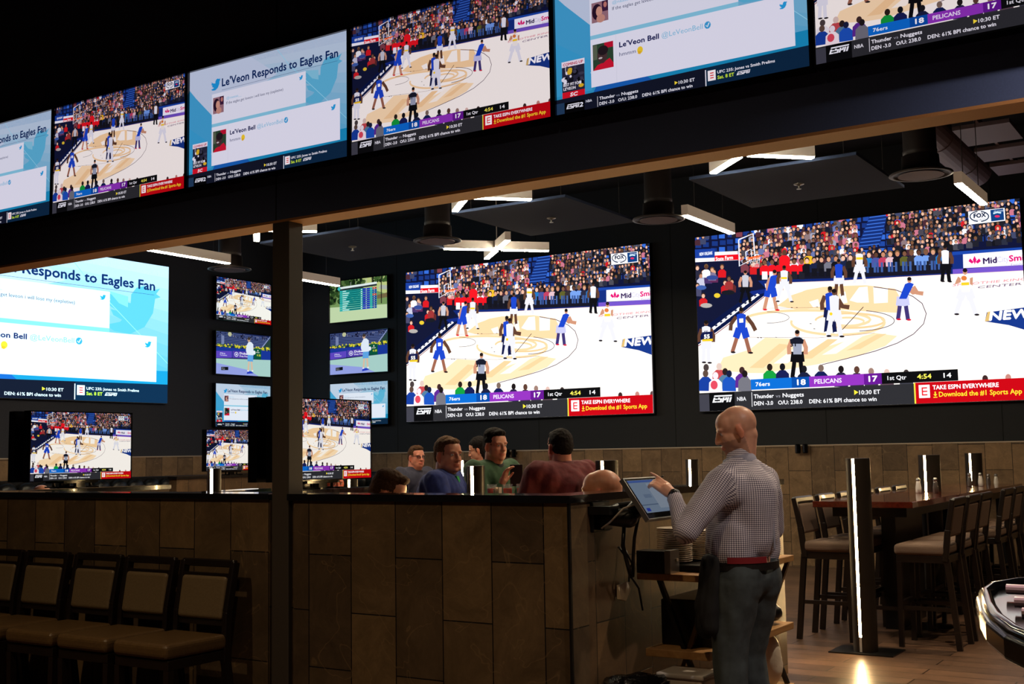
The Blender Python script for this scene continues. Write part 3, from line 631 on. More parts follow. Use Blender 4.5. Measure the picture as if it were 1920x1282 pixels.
def art_tennis():
    A = Art(); rnd = random.Random(12)
    A.raw([(0,0),(16,0),(16,9),(0,9)], (30,40,84))
    for k in range(8): A.raw([(0,6.4+k*.34),(16,6.1+k*.34),(16,6.25+k*.34),(0,6.5+k*.34)], (96,110,160))
    A.h = (1,0,0,0,1,0,0,0)
    for k in range(60): A.ell(rnd.random()*15, 7.9+rnd.random()*.9, .16, .2, rnd.choice([(24,28,60),(110,110,140),(60,60,90),(20,20,40)]), 6, .1)
    A.raw([(1.6,6.3),(2.4,6.3),(2.4,8.2),(1.6,8.2)], (120,130,170)); A.line([(13.5,6.4),(16,9)], .25, (150,160,200)); A.raw([(13.2,5.9),(16,6.4),(16,8.6)], (40,66,60)); A.ell(4.0,8.6,.55,.5,(190,190,150))
    for k in range(110): A.ell(rnd.random()*16, 5.8+rnd.random()*.6, .2, .18, rnd.choice([(220,200,40),(120,150,40),(240,220,60),(60,100,40)]), 6, .05)
    A.raw([(0,3.7),(16,3.7),(16,5.7),(0,5.7)], (26,54,150)); A.raw([(0,3.3),(4.6,3.6),(4.6,5.0),(0,4.8)], (96,70,190)); A.raw([(4.8,3.6),(9.6,3.7),(9.6,5.2),(4.8,5.1)], (84,60,170)); A.raw([(11.0,3.7),(13.2,3.7),(13.2,6.0),(11.0,6.0)], (10,84,60))
    A.text(1.3, 4.25, .3, 'Mira', (226,220,245), 1.4, bold=.03); A.text(1.2,3.9,.25,'Tournament',(226,220,245),2.0,bold=.02)
    A.ell(5.9,4.4,.6,.52,(230,226,250),14); A.ell(5.9,4.4,.45,.38,(84,60,170),12); A.ell(5.9,4.4,.25,.2,(230,226,250),8); A.text(6.8, 4.5, .45, 'Dubai', (240,236,250), 2.4, bold=.06); A.text(6.8, 3.98, .3, 'Duty Free', (240,236,250), 2.5, bold=.03)
    A.text(11.9, 4.4, .4, '0 35', (230,230,60), 1.1, bold=.04); A.text(11.7,5.1,.2,'ROLEX',(236,236,226),1.0,bold=.02); A.ell(12.2,5.6,.16,.2,(236,236,226),5)
    A.raw([(0,0),(16,0),(16,3.75),(0,3.2)], (170,206,200)); A.raw([(0,0),(12.5,0),(9.5,1.2),(0,2.3)], (150,160,226)); A.raw([(8.9,.35),(11.0,.6),(10.2,1.0),(9.1,.9)], (40,60,190))
    A.line([(9.35,1.1),(9.45,2.3),(9.6,3.2)], .42, (224,186,160)); A.line([(10.5,1.2),(10.4,2.3),(10.3,3.2)], .42, (224,186,160)); A.raw([(9.1,3.1),(10.75,3.1),(10.8,4.6),(9.2,4.6)], (96,164,226)); A.raw([(9.0,4.5),(10.9,4.5),(10.8,6.9),(10.1,7.4),(9.4,7.3),(8.9,6.6)], (228,234,246))
    A.ell(9.5,7.8,.42,.5,(200,160,130),12); A.ell(9.5,8.05,.42,.35,(60,50,44),12); A.ell(11.1,5.1,.4,.45,(236,240,246),12); A.line([(8.95,6.5),(8.8,5.4),(9.0,4.9)], .3, (228,234,246)); A.ell(9.3,1.0,.3,.15,(240,240,245),8); A.ell(10.6,1.1,.3,.15,(240,240,245),8)
    A.raw([(1.6,.8),(3.6,.9),(3.6,1.6),(1.6,1.5)], (16,20,30)); A.text(1.8,1.25,.14,'Serve',(220,220,230),.8); A.text(1.8,.98,.14,'Player',(220,220,230),.9)
    return A.mesh('tennis_picture')

ART = {'ball': art_basketball(), 'msg': art_tweet(), 'golf': art_golf(), 'tennis': art_tennis()}
SM = {'high': screen_mat('fascia_screen_light', .8, (.98,.93,1.0)), 'wall': screen_mat('small_screen_light', 1.0, (.95,1.0,1.0)),
      'led': screen_mat('video_wall_light', 1.3), 'ledl': screen_mat('left_video_wall_light', 1.7, (.78,1.05,1.1)), 'stand': screen_mat('standing_screen_light', .92)}

def picture(parent, art, w_, h_, m, bez=0.0, off=0.0):
    """picture on the local XZ plane facing local -Y, centred in x, z from 0..h"""
    o = bpy.data.objects.new('picture', ART[art]); C.objects.link(o); o.parent = parent
    o.material_slots[0].link = 'OBJECT'; o.material_slots[0].material = SM[m]
    o.matrix_local = Matrix(((w_/16,0,0,-w_/2),(0,0,-.008,off),(0,h_/9,0,0),(0,0,0,1)))
    return o
# ------------------------------------------------------------------ the room
T_low = tile_mat('stone_tile_low_wall', (2,0), (.244, 18.445), c1=(116,94,66), c2=(76,62,48), rough=.4)
T_ret = tile_mat('stone_tile_return_wall', (2,1), (.244, 20.0), c1=(116,88,58), c2=(82,62,44), rough=.4)
T_back = tile_mat('stone_tile_back_wall', (2,0), (.608, 22.97), c1=(150,120,88), c2=(112,90,68), rough=.45, mort=(40,30,22))
T_left = tile_mat('stone_tile_left_wall', (2,1), (.608, 22.97), c1=(150,120,88), c2=(112,90,68), rough=.45, mort=(40,30,22))
T_floor = tile_mat('plank_tile_floor', (0,1), (30.3, 30.06), c1=(116,88,70), c2=(82,64,54), rough=.3, bw=1.2, rh=.2, mort=(24,17,13), ms=.005)

XL, YB, XR, YN, ZC = -14.5, 15.2, 3.2, -3.0, 5.4
struct(build('floor', BX(XL,XR,YN,YB,-.05,0), T_floor))
struct(build('ceiling', BX(XL,XR,YN,YB,ZC,ZC+.05), M_ceiling))
o = struct(build('wall_back', BX(XL,XR,YB,YB+.1,0,ZC), M_panel))
o = struct(build('wall_left', BX(XL-.1,XL,YN,YB,0,ZC), M_black_paint))
struct(build('wall_right', BX(XR,XR+.1,YN,YB,0,ZC), M_black_paint))
struct(build('wall_near', BX(XL,XR,YN-.1,YN,0,ZC), M_black_paint))
struct(build('wall_back_tiling', BX(XL+.05,XR,YB-.05,YB,0,1.565), T_back))
struct(build('wall_left_tiling', BX(XL,XL+.05,5.2,YB-.05,0,1.565), T_left))
struct(build('trim_back', BX(XL+.05,XR,YB-.06,YB,1.565,1.58), M_trim))
struct(build('trim_left', BX(XL,XL+.06,5.2,YB-.06,1.565,1.58), M_trim))
bm = bmesh.new()
for x in (-12.0,-9.3,-7.05,-4.9,-2.74,-.6): box(bm, x-.004, x+.004, YB-.003, YB, 1.58, ZC)
struct(build('trim_panel_joints', bm, M_ceiling))

# screen fascia above the opening, column, half-height wall
struct(build('wall_fascia', BX(XL,XR,5.0,5.17,2.915,ZC), M_fascia))
struct(build('trim_fascia_soffit', BX(XL,XR,5.0,5.17,2.9,2.915), M_soffit_lit))
bm = bmesh.new(); box(bm,-4.845,-4.839,4.997,5.0,2.915,ZC); box(bm,-.3,-.294,4.997,5.0,2.915,ZC); box(bm,-9.4,-9.394,4.997,5.0,2.915,ZC)
struct(build('trim_fascia_joints', bm, M_ceiling))
bm = bmesh.new(); box(bm,-4.871,-4.742,5.0,5.12,0,2.9)
col = build('column', bm, M_column, bevel=.004); struct(col)
build('highlight_strip', BX(-4.878,-4.871,5.06,5.12,0,2.9), M_trim, col)  # pale strip stands in for the highlight down the column edge
bm = bmesh.new(); box(bm,XL,-4.885,5.0,5.18,0,1.285); struct(build('wall_low_left', bm, T_low))
bm = bmesh.new(); box(bm,-4.70,-2.9,5.0,5.18,0,1.285); box(bm,-4.742,-4.70,5.03,5.15,0,1.285); struct(build('wall_low_front', bm, T_low))
bm = bmesh.new(); box(bm,-3.05,-2.9,5.18,7.95,0,1.285); struct(build('wall_low_return', bm, T_ret))
struct(build('trim_corner', BX(-2.905,-2.893,4.993,5.01,0,1.285), M_plastic))
o = build('cap_left', BX(XL,-4.885,4.985,5.24,1.285,1.322), M_cap, bevel=.004); tag(o,'black stone counter cap on the half wall left of the column','counter')
bm = bmesh.new(); box(bm,-4.74,-2.885,4.985,5.24,1.285,1.322); box(bm,-3.1,-2.885,5.24,7.97,1.285,1.322)
o = build('cap_right', bm, M_cap); tag(o,'black stone counter cap, L shaped, on the half wall right of the column','counter')
bpy.data.objects['cap_left'].name = 'counter_cap'; o.name = 'counter_cap'

def divider(p0, p1, lab, th=.14, h=1.31):
    d = Vector((p1[0]-p0[0], p1[1]-p0[1], 0)); L = d.length; a = math.atan2(d.y, d.x)
    t = empty('booth_divider', (p0[0], p0[1], 0), a, lab, 'divider', None)
    build('panel', BX(0,L,-th/2,th/2,0,h-.035), T_ret, t); build('top_cap', BX(-.01,L+.01,-th/2-.015,th/2+.015,h-.035,h), M_cap, t)
    return t
divider((-5.44,5.25),(-5.49,6.95),'low tiled booth divider right of the column, with the large standing screen on it')
divider((-8.1,5.25),(-8.1,7.0),'low tiled booth divider at far left, with the widest standing screen on it')
divider((-5.95,5.25),(-6.15,6.2),'low booth divider just left of the column, with its pale reflecting top')
divider((-11.75,10.3),(-11.75,12.3),'distant booth divider carrying the small standing screen near the left corner')

# tufted wall bench
def wall_bench(name, x0, x1, y0, y1, along, lab):
    t = empty('wall_bench', ((x0+x1)/2,(y0+y1)/2,0), 0, lab, 'bench')
    cx, cy = t.location.x, t.location.y
    bm = bmesh.new(); box(bm,x0-cx,x1-cx,y0-cy,y1-cy,.0,.78); build('seat_base', bm, M_blackleather, t, bevel=.02)
    if along == 'x':
        n = int((x1-x0)/.3); bm = bmesh.new()
        for k in range(n):
            for j in range(2): ell(bm, (x0-cx+(k+.5)*(x1-x0)/n, y1-cy-.1, .88+j*.24), (.165,.09,.135), 12, 8)
    else:
        n = int((y1-y0)/.3); bm = bmesh.new()
        for k in range(n):
            for j in range(2): ell(bm, (x0-cx+.1, y0-cy+(k+.5)*(y1-y0)/n, .88+j*.24), (.09,.165,.135), 12, 8)
    build('tufted_back', bm, M_blackleather, t, smooth=True)
    build('back_board', BX(x0-cx,x1-cx,y1-cy-.07,y1-cy,.78,1.275) if along == 'x' else BX(x0-cx,x0-cx+.07,y0-cy,y1-cy,.78,1.275), M_blackleather, t, bevel=.01)
wall_bench('wall_bench',-14.35,-10.6,14.5,15.1,'x','black tufted bench along the back wall left of the men')
wall_bench('wall_bench',-14.43,-13.85,6.5,14.45,'y','black tufted bench along the left wall under the big message screen')

# ------------------------------------------------------------------ screens
def television(name, w_, h_, art, m, loc, rz, lab, cat='television', group=None, depth=.06, bez=.009, stand=False, on=True):
    t = empty(name, loc, rz, lab, cat, group)
    bm = bmesh.new(); box(bm,-w_/2-bez,w_/2+bez,.002,depth,-bez,h_+bez)
    for a in ((-w_/2-bez,-w_/2,-bez,h_+bez),(w_/2,w_/2+bez,-bez,h_+bez),(-w_/2,w_/2,-bez,0),(-w_/2,w_/2,h_,h_+bez)): box(bm,a[0],a[1],-.018,.002,a[2],a[3])
    f = build('frame', bm, M_gloss, t)
    if on: picture(t, art, w_, h_, m)
    else: build('dark_screen', BX(-w_/2,w_/2,-.006,.002,0,h_), M_gloss, t)
    if stand:
        bm = bmesh.new()
        box(bm,-.16,.16,.0,.05,-.026,-.010); box(bm,-.04,.04,.005,.04,-.06,-.012); build('stand', bm, M_gloss, t)
        for s in (-1,1):
            bm = bmesh.new(); bar(bm,(s*.1,-.07,-.058),(s*.14,.1,-.058),.03,.012); tube(bm,[(s*.1,.02,-.055),(s*.1,.02,-.0)],.011); build('foot', bm, M_gloss, t)
        bm = bmesh.new(); box(bm,-w_*.32,w_*.32,depth,depth+.035,h_*.12,h_*.62); build('back_housing', bm, M_plastic, t)
    return t
TW, TH = 1.285, .727
for i, (xc, a, lab) in enumerate([(-7.49,'msg','leftmost fascia screen, cut by the frame edge, message card on blue'),(-6.175,'ball','second fascia screen from the left, showing the basketball game'),
        (-4.865,'msg','third fascia screen from the left, whole message card on blue, above the column'),(-3.548,'ball','fascia screen in the middle of the top row, basketball game with red bar'),
        (-2.235,'msg','fascia screen right of centre, cut by the top edge, message card on blue'),(-.92,'ball','rightmost fascia screen, only the lower edge of the basketball game visible')]):
    television('television', TW, TH, a, 'high', (xc, 4.93, 3.186), 0, lab, group=None)
for xc, lab in ((-9.545,'big basketball video wall in the middle of the back wall'),(-4.515,'big basketball video wall at the right of the back wall')):
    t = empty('video_wall', (xc, 15.12, 2.065), 0, lab, 'video wall'); w_ = 4.4 if xc < -6 else 4.24
    build('cabinet', BX(-w_/2-.01,w_/2+.01,.002,.08,-.01,2.44), M_plastic, t); picture(t,'ball',w_,2.43,'led')
t = empty('video_wall', (-14.42, 10.3, 2.395), PI/2, 'big message video wall on the left wall, partly cut by the fascia', 'video wall')
build('cabinet', BX(-2.22,2.22,.002,.08,-.01,2.15), M_plastic, t); picture(t,'msg',4.43,2.14,'ledl')
bm = bmesh.new(); box(bm,-2.2,2.2,-.012,0,-.02,.0)
for i, (z, a, s) in enumerate([(3.79,'golf','topmost'),(2.905,'tennis','middle'),(2.045,'msg','lowest')]):
    television('television', 1.255, .70, a, 'wall', (-12.755,15.12,z), 0, {'golf':'small wall screen with the golf leaderboard, topmost right of the column','tennis':'small wall screen with the tennis player, right of the column','msg':'small wall screen with the message card, right of the column, partly covered'}[a])
for z, a in ((3.80,'ball'),(2.905,'tennis'),(2.045,'msg')):
    television('television', 1.255, .70, a, 'wall', (-14.42,14.13,z), PI/2, {'ball':'small wall screen with the basketball game, topmost left of the column','tennis':'small wall screen with the tennis player, left of the column','msg':'small wall screen with the message card, left of the column'}[a])
television('television', .945, .53, 'ball','stand', (-8.0,6.08,1.37+.01), PI/2, 'standing basketball screen on the divider at far left', stand=True)
television('television', .945, .53, 'ball','stand', (-5.36,5.99,1.37+.01), PI/2, 'standing basketball screen on the divider right of the column', stand=True)
television('television', .945, .53, 'ball','stand', (-11.7,11.27,1.37), PI/2, 'standing basketball screen in the distance left of the column', stand=True)
television('television', .945, .53, 'ball','stand', (-8.23,6.08,1.38), -PI/2, 'dark back of the standing screen at far left', stand=True, on=False)
television('television', .945, .53, 'ball','stand', (-5.55,5.98,1.38), -PI/2, 'dark back of the standing screen just left of the column', stand=True, on=False)

# ------------------------------------------------------------------ ceiling fittings
def light_cross(x, y, lab, z=3.8, arm=.6):
    t = empty('light_fixture', (x,y,z), PI/4, lab, 'ceiling light')
    for k in range(4):
        R_ = Matrix.Rotation(k*PI/2,4,'Z')
        a = build('arm', BX(.05,arm,-.032,.032,.012,.105,mtx=R_), M_glow_body, t)
        build('led_strip', BX(.055,arm-.004,-.028,.028,.002,.0115,mtx=R_), M_strip, a)
    bm = bmesh.new(); box(bm,-.05,.05,-.05,.05,.03,.105); tube(bm,[(0,0,.1),(0,0,ZC-z)],.006); build('hub_and_stem', bm, M_shell, t)
for x, y, lab in ((-7.2,10.93,'cross shaped ceiling light, whole, above the middle video wall'),(-5.92,8.5,'cross shaped ceiling light half hidden by the fascia, left of centre'),(-3.33,8.54,'cross shaped ceiling light half hidden by the fascia, at the right'),(-8.47,8.47,'cross shaped ceiling light half hidden behind the column top')):
    light_cross(x, y, lab)
def light_bar(x, y0, y1, lab, z=3.8):
    t = empty('light_fixture', (x,(y0+y1)/2,z), 0, lab, 'ceiling light'); h = (y1-y0)/2
    build('housing', BX(-.035,.035,-h,h,.012,.115), M_glow_body, t); build('led_strip', BX(-.03,.03,-h+.004,h-.004,.002,.0115), M_strip, t)
    for s in (-1,1):
        bm = bmesh.new(); tube(bm,[(0,s*h*.6,.11),(0,s*h*.6,ZC-z)],.004,6); build('hanger', bm, M_duct, t)
light_bar(-4.68,10.44,11.64,'straight ceiling light bar between the two big basketball walls'); light_bar(-2.17,10.62,11.72,'straight ceiling light bar at the far right')
light_bar(-10.2,8.55,9.75,'straight ceiling light bar above the left message wall'); light_bar(-10.43,10.75,11.95,'straight ceiling light bar just right of the column')
for x0,x1,y0,y1,lab in ((-6.45,-5.2,9.02,10.45,'hanging dark acoustic panel above the middle video wall'),(-4.02,-2.6,9.08,10.51,'hanging dark acoustic panel at the right'),(-9.0,-7.62,9.05,10.5,'hanging dark acoustic panel right of the column')):
    t = empty('acoustic_panel', ((x0+x1)/2,(y0+y1)/2,3.81), 0, lab, 'ceiling panel'); a, b = (x1-x0)/2, (y1-y0)/2
    build('felt_board', BX(-a,a,-b,b,0,.025), M_cloud, t)
    for sx in (-1,1):
        for sy in (-1,1):
            bm = bmesh.new(); tube(bm,[(sx*a*.8,sy*b*.8,.025),(sx*a*.8,sy*b*.8,ZC-3.81)],.003,6); build('wire', bm, M_duct, t)
for x, y, lab in ((-5.78,9.75,'small sprinkler head in the middle hanging panel'),(-3.31,9.79,'small sprinkler head in the right hanging panel'),(-8.33,9.78,'small sprinkler head in the panel right of the column')):
    bm = bmesh.new(); lathe(bm, [(.045,.0),(.045,-.006),(.02,-.012),(.008,-.02),(.008,-.04),(.02,-.044),(.02,-.047)], 16)
    o = build('sprinkler_head', bm, M_steel, loc=(x,y,3.81)); tag(o, lab, 'sprinkler')
DIF = [(-7.37,10.04,'round air diffuser left of the whole cross light'),(-4.96,10.44,'round air diffuser beside the middle light bar'),(-2.345,10.05,'round air diffuser at the right, under the big duct'),(-10.48,10.03,'round air diffuser left of the column')]
for x, y, lab in DIF:
    t = empty('air_diffuser', (x,y,3.8), 0, lab, 'air vent')
    bm = bmesh.new(); lathe(bm, [(.15,.16),(.155,.04),(.255,.012),(.26,.0),(.225,-.004),(.22,.006),(.15,.02)], 40); build('flange', bm, M_duct, t, smooth=True)
    bm = bmesh.new(); lathe(bm, [(.185,-.002),(.185,-.009),(.0,-.011)], 36); build('perforated_disc', bm, M_perf, t)
    bm = bmesh.new(); lathe(bm, [(.135,.15),(.14,.2),(.135,.22),(.135,ZC-3.8)], 28); build('drop_duct', bm, M_duct, t, smooth=True)
bm = bmesh.new(); tube(bm,[(-2.64,10.6,4.62),(-2.64,13.9,4.62)],.17,24)
for y in (10.8,12.0,13.2): tube(bm,[(-2.64,y,4.62),(-2.64,y+.03,4.62)],.178,24); tube(bm,[(-2.64,y,4.76),(-2.64,y,ZC)],.006,6)
tag(build('round_duct', bm, M_perf, smooth=False), 'grey round duct running to the back wall at the right', 'duct')
bm = bmesh.new(); tube(bm,[(-13.5,8.0,4.6),(-3.0,8.0,4.6)],.26,24)
for k in range(9): tube(bm,[(-13+k*1.2,8.0,4.6),(-12.97+k*1.2,8.0,4.6)],.272,24); tube(bm,[(-13+k*1.2,8.0,4.8),(-13+k*1.2,8.0,ZC)],.006,6)
tag(build('round_duct', bm, M_duct), 'black round duct running across behind the fascia', 'duct')
bm = bmesh.new()
for y0, y1 in ((11.7,12.42),(12.7,13.22),(13.5,14.0)): box(bm, -2.42, -1.9, y0, y1, 4.56, 4.6)
box(bm,-2.2,-2.17,11.6,14.1,4.6,4.66)
tag(build('slatted_ceiling_panel', bm, M_perf), 'row of grey ceiling slats at the upper right', 'ceiling panel')
bm = bmesh.new()
for y in (7.2,9.9,12.6): box(bm,-14.4,3.1,y,y+.1,4.95,5.05); box(bm,-14.4,3.1,y,y+.1,5.25,5.3)
for y in (7.2,9.9,12.6):
    for k in range(29): bar(bm,(-14.4+k*.6,y+.05,5.0),(-14.1+k*.6,y+.05,5.28),.03,.03); bar(bm,(-14.1+k*.6,y+.05,5.28),(-13.8+k*.6,y+.05,5.0),.03,.03)
struct(build('ceiling_joists', bm, M_ceiling))

# added fill lamps, unseen, that brighten the bar side and the tables
for i, (x, y, z, e, kc) in enumerate(FILL_SPOTS):
    t = empty('fill_downlight', (x,y,z), 0, 'added unseen fill lamp in a black can over the '+('half wall chairs','half wall','bar counter','walkway','tall tables')[i], 'ceiling light')
    bm = bmesh.new(); lathe(bm, [(.06,.0),(.07,.0),(.07,.16),(.05,.18),(.01,.18),(.01,ZC-z)], 20); build('can', bm, M_plastic, t)
    ld = bpy.data.lights.new('lamp','SPOT'); ld.energy = e; ld.color = kc; ld.spot_size = 2.3; ld.spot_blend = .9; ld.shadow_soft_size = .06
    lo = bpy.data.objects.new('lamp', ld); C.objects.link(lo); lo.parent = t; lo.location = (0,0,-.01)

# ------------------------------------------------------------------ light posts
def light_post(x, y, lab, r=.09, h=1.45, base=True, lit0=.12, ang=None):
    t = empty('light_post', (x,y,0), 0, lab, 'light post')
    if ang is None: ang = math.atan2(-y, -x) - .42
    bm = bmesh.new(); n = 40; gap = .022/r
    prof = []
    for k in range(n+1):
        a = ang + gap/2 + (2*PI-gap)*k/n; prof.append((r*math.cos(a), r*math.sin(a)))
    prof += [((r-.014)*math.cos(ang-gap/2), (r-.014)*math.sin(ang-gap/2)), ((r-.014)*math.cos(ang+gap/2), (r-.014)*math.sin(ang+gap/2))]
    b = [bm.verts.new((p[0],p[1],0)) for p in prof]; u = [bm.verts.new((p[0],p[1],h)) for p in prof]; m_ = len(prof)
    for k in range(m_): bm.faces.new([b[k],b[(k+1)%m_],u[(k+1)%m_],u[k]])
    bm.faces.new(b[::-1]); bm.faces.new(u); build('tube', bm, M_post, t)
    R_ = Matrix.Rotation(ang,4,'Z'); build('led_strip', BX(r-.0135,r-.002,-.0095,.0095,lit0,h-.004,mtx=R_), M_poststrip, t)
    if lit0 > .02: build('unlit_diffuser', BX(r-.0135,r-.002,-.0095,.0095,0.012,lit0,mtx=R_), M_shell, t)
    if base: build('base_plate', BX(-.24,.24,-.15,.2,0,.01), M_plastic, t)
light_post(-2.68,9.03,'tall dark light post with lit stripe standing alone on the floor')
light_post(-2.8,11.75,'light post rising through the red table, nearer one', base=False, r=.1, lit0=1.105)
light_post(-2.8,13.75,'light post rising through the red table, farther one', base=False, lit0=1.105)
light_post(-4.63,6.72,'light post between the man in blue and the tea glasses', r=.062, base=False, lit0=.3)
light_post(-4.0,7.45,'light post behind the bald seated head', r=.08, base=False, lit0=.3, h=1.47)
light_post(-4.46,9.95,'light post left of the standing man, behind the half wall', r=.062, base=False, lit0=.3)
light_post(-7.18,6.72,'light post in front of the small distant standing screen', r=.055, base=False, lit0=.3)
light_post(-7.22,8.45,'light post whose top shows under the screen right of the column', r=.06, base=False, h=1.32, lit0=.3)
light_post(-6.94,9.88,'light post glimpsed between the men in blue and green', r=.06, base=False, h=1.47, lit0=.3)

# ------------------------------------------------------------------ dining chairs against the half wall
def dining_chair():
    t = empty('dining_chair', (0,0,0), 0, 'x', 'chair'); W = .215
    bm = bmesh.new(); box(bm,-.22,.22,-.48,-.03,.455,.54); build('seat', bm, M_leather2, t, bevel=.03, seg=4, smooth=False)
    build('seat_rail', BX(-.215,.215,-.46,-.02,.4,.452), M_darkwood, t, bevel=.004)
    for s in (-1,1):
        bm = bmesh.new(); bar(bm,(s*.2,-.44,.4),(s*.19,-.44,.0),.04,.04,up=(0,1,0)); build('leg', bm, M_darkwood, t)
        bm = bmesh.new(); bar(bm,(s*.2,-.03,.4),(s*.2,.03,.0),.035,.05,up=(0,1,0)); build('leg', bm, M_darkwood, t)
        bm = bmesh.new(); bar(bm,(s*.2,-.035,.38),(s*.202,-.02,.66),.035,.05,up=(0,1,0)); bar(bm,(s*.202,-.02,.655),(s*.205,.035,.935),.035,.05,up=(0,1,0)); build('back_post', bm, M_darkwood, t, bevel=.006)
    bm = bmesh.new(); bar(bm,(-.215,.03,.925),(.215,.03,.925),.035,.045,up=(0,.2,1)); build('top_rail', bm, M_darkwood, t, bevel=.01)
    bm = bmesh.new(); bar(bm,(-.19,.008,.858),(.19,.008,.858),.022,.026); build('middle_rail', bm, M_darkwood, t)
    bm = bmesh.new(); bar(bm,(-.19,-.022,.595),(.19,-.022,.595),.022,.03); build('lower_rail', bm, M_darkwood, t)
    bm = bmesh.new()
    R_ = Matrix.Translation((0,-.008,.725)) @ Matrix.Rotation(-.16,4,'X'); box(bm,-.185,.185,-.028,.022,-.115,.13,mtx=R_); build('back_pad', bm, M_leather, t, bevel=.022, seg=4)
    return t
ch = dining_chair()
CL = ['dining chair nearest the column, last of the row against the half wall','dining chair second from the column in the row','dining chair in the middle of the row of five','dining chair fourth from the column in the row','dining chair at the left frame edge, mostly cut off']
for i, x in enumerate((-5.27,-5.765,-6.25,-6.76,-7.24)):
    if i == 0: ch.location = (x,4.87,0); ch['label'] = CL[0]; ch['group'] = 'dining chairs against the half wall'
    else: dup(ch, (x,4.87,0), 0, CL[i])

# ------------------------------------------------------------------ tall tables and stools
def bar_stool():
    t = empty('bar_stool', (0,0,0), 0, 'x', 'stool')      # faces local -Y, back at y=0
    bm = bmesh.new(); box(bm,-.22,.22,-.41,-.02,.7,.785); build('seat', bm, M_cloth, t, bevel=.03, seg=4)
    build('seat_rail', BX(-.205,.205,-.395,-.01,.645,.7), M_darkwood, t, bevel=.004)
    for s in (-1,1):
        bm = bmesh.new(); bar(bm,(s*.19,-.375,.65),(s*.185,-.385,.0),.036,.036,up=(0,1,0)); build('leg', bm, M_darkwood, t)
        bm = bmesh.new(); bar(bm,(s*.19,-.02,.68),(s*.19,.045,.0),.034,.042,up=(0,1,0)); build('leg', bm, M_darkwood, t)
        bm = bmesh.new(); bar(bm,(s*.2,-.03,.66),(s*.2,-.0,.9),.034,.045,up=(0,1,0)); bar(bm,(s*.2,-.0,.895),(s*.2,.045,1.13),.034,.04,up=(0,1,0)); build('back_post', bm, M_darkwood, t, bevel=.006)
        bm = bmesh.new(); bar(bm,(s*.187,-.38,.3),(s*.19,.015,.3),.02,.03); build('side_stretcher', bm, M_darkwood, t)
    bm = bmesh.new(); bar(bm,(-.19,-.38,.33),(.19,-.38,.33),.024,.034); build('footrest', bm, M_darkwood, t)
    bm = bmesh.new(); bar(bm,(-.21,.042,1.11),(.21,.042,1.11),.04,.06,up=(0,.25,1)); build('top_rail', bm, M_darkwood, t, bevel=.016)
    R_ = Matrix.Translation((0,.012,.965)) @ Matrix.Rotation(-.17,4,'X'); bm = bmesh.new(); box(bm,-.182,.182,-.024,.02,-.125,.115,mtx=R_); build('back_pad', bm, M_cloth, t, bevel=.018, seg=3)
    return t
st = bar_stool(); first = True
def put_stool(x, y, rz, lab, group):
    global first
    if first: st.location = (x,y,0); st.rotation_euler = (0,0,rz); st['label'] = lab; st['group'] = group; first = False
    else: dup(st, (x,y,0), rz, lab, group)
ORD = ['nearest','second','third','fourth','fifth','farthest']
for i, y in enumerate((9.6,10.18,10.78,11.4,12.0,12.62)): put_stool(-3.28, y, PI/2, ORD[i]+' upholstered bar stool on the left side of the red table', 'stools on the left of the red table')
for i, y in enumerate((9.57,10.1,10.6,11.58,12.13,12.72)): put_stool(-2.12, y, -PI/2, ORD[i]+' upholstered bar stool on the right side of the red table', 'stools on the right of the red table')
t = empty('high_table', (-2.805,11.9,0), 0, 'long red-brown high table on a black base with light posts through it', 'table')
build('tabletop', BX(-.4,.4,-2.4,2.4,1.052,1.1), M_redwood, t, bevel=.003)
build('apron', BX(-.3,.3,-2.2,2.2,.97,1.05), M_plastic, t)
for y in (-1.2,.8): build('pedestal', BX(-.06,.06,y-.45,y+.45,.0,.97), M_plastic, t)
bm = bmesh.new()
for s in (-1,1): bar(bm,(s*.26,-2.1,.22),(s*.26,2.1,.22),.025,.045)
for y in (-2.0,-1,0,1,2.0): bar(bm,(-.26,y,.22),(.26,y,.22),.025,.03)
build('foot_rail', bm, M_darkwood, t)
def shaker(x, y, z, lab, fill, s=1.0, group=None):
    t = empty('salt_shaker', (x,y,z), 0, lab, 'shaker', group)
    bm = bmesh.new(); lathe(bm, [(.018*s,0),(.021*s,.004),(.021*s,.04*s),(.016*s,.075*s),(.013*s,.092*s),(.0,.093*s)], 18); build('bottle', bm, fill, t, smooth=True)
    bm = bmesh.new(); lathe(bm, [(.0145*s,.09*s),(.0155*s,.1*s),(.012*s,.112*s),(.0,.115*s)], 16); build('cap', bm, M_steel, t, smooth=True)
M_pep = mat('ground_pepper', (120,110,105), .2, metal=.5)
for (x,y,z,lab,f) in [(-2.80,11.3,1.1,'salt shaker left of the nearer post on the red table',M_salt),(-2.66,11.36,1.1,'salt shaker right of the nearer post on the red table',M_pep),(-2.76,13.3,1.1,'shaker left of the farther post on the red table',M_pep),(-2.66,13.36,1.1,'shaker right of the farther post on the red table',M_salt),
                      (-2.82,14.6,1.06,'dark shaker on the small table at the back wall',M_pep),(-2.74,14.62,1.06,'white shaker on the small table at the back wall',M_salt)]: shaker(x,y,z,lab,f,1.25)
t = empty('small_table', (-2.7,14.7,0), 0, 'small pale-edged table against the back wall at the right', 'table')
build('tabletop', BX(-.42,.35,-.3,.3,1.025,1.06), M_ply, t); build('pedestal', BX(-.06,.06,-.06,.06,.02,1.02), M_plastic, t); build('base', BX(-.25,.25,-.25,.25,0,.02), M_plastic, t)

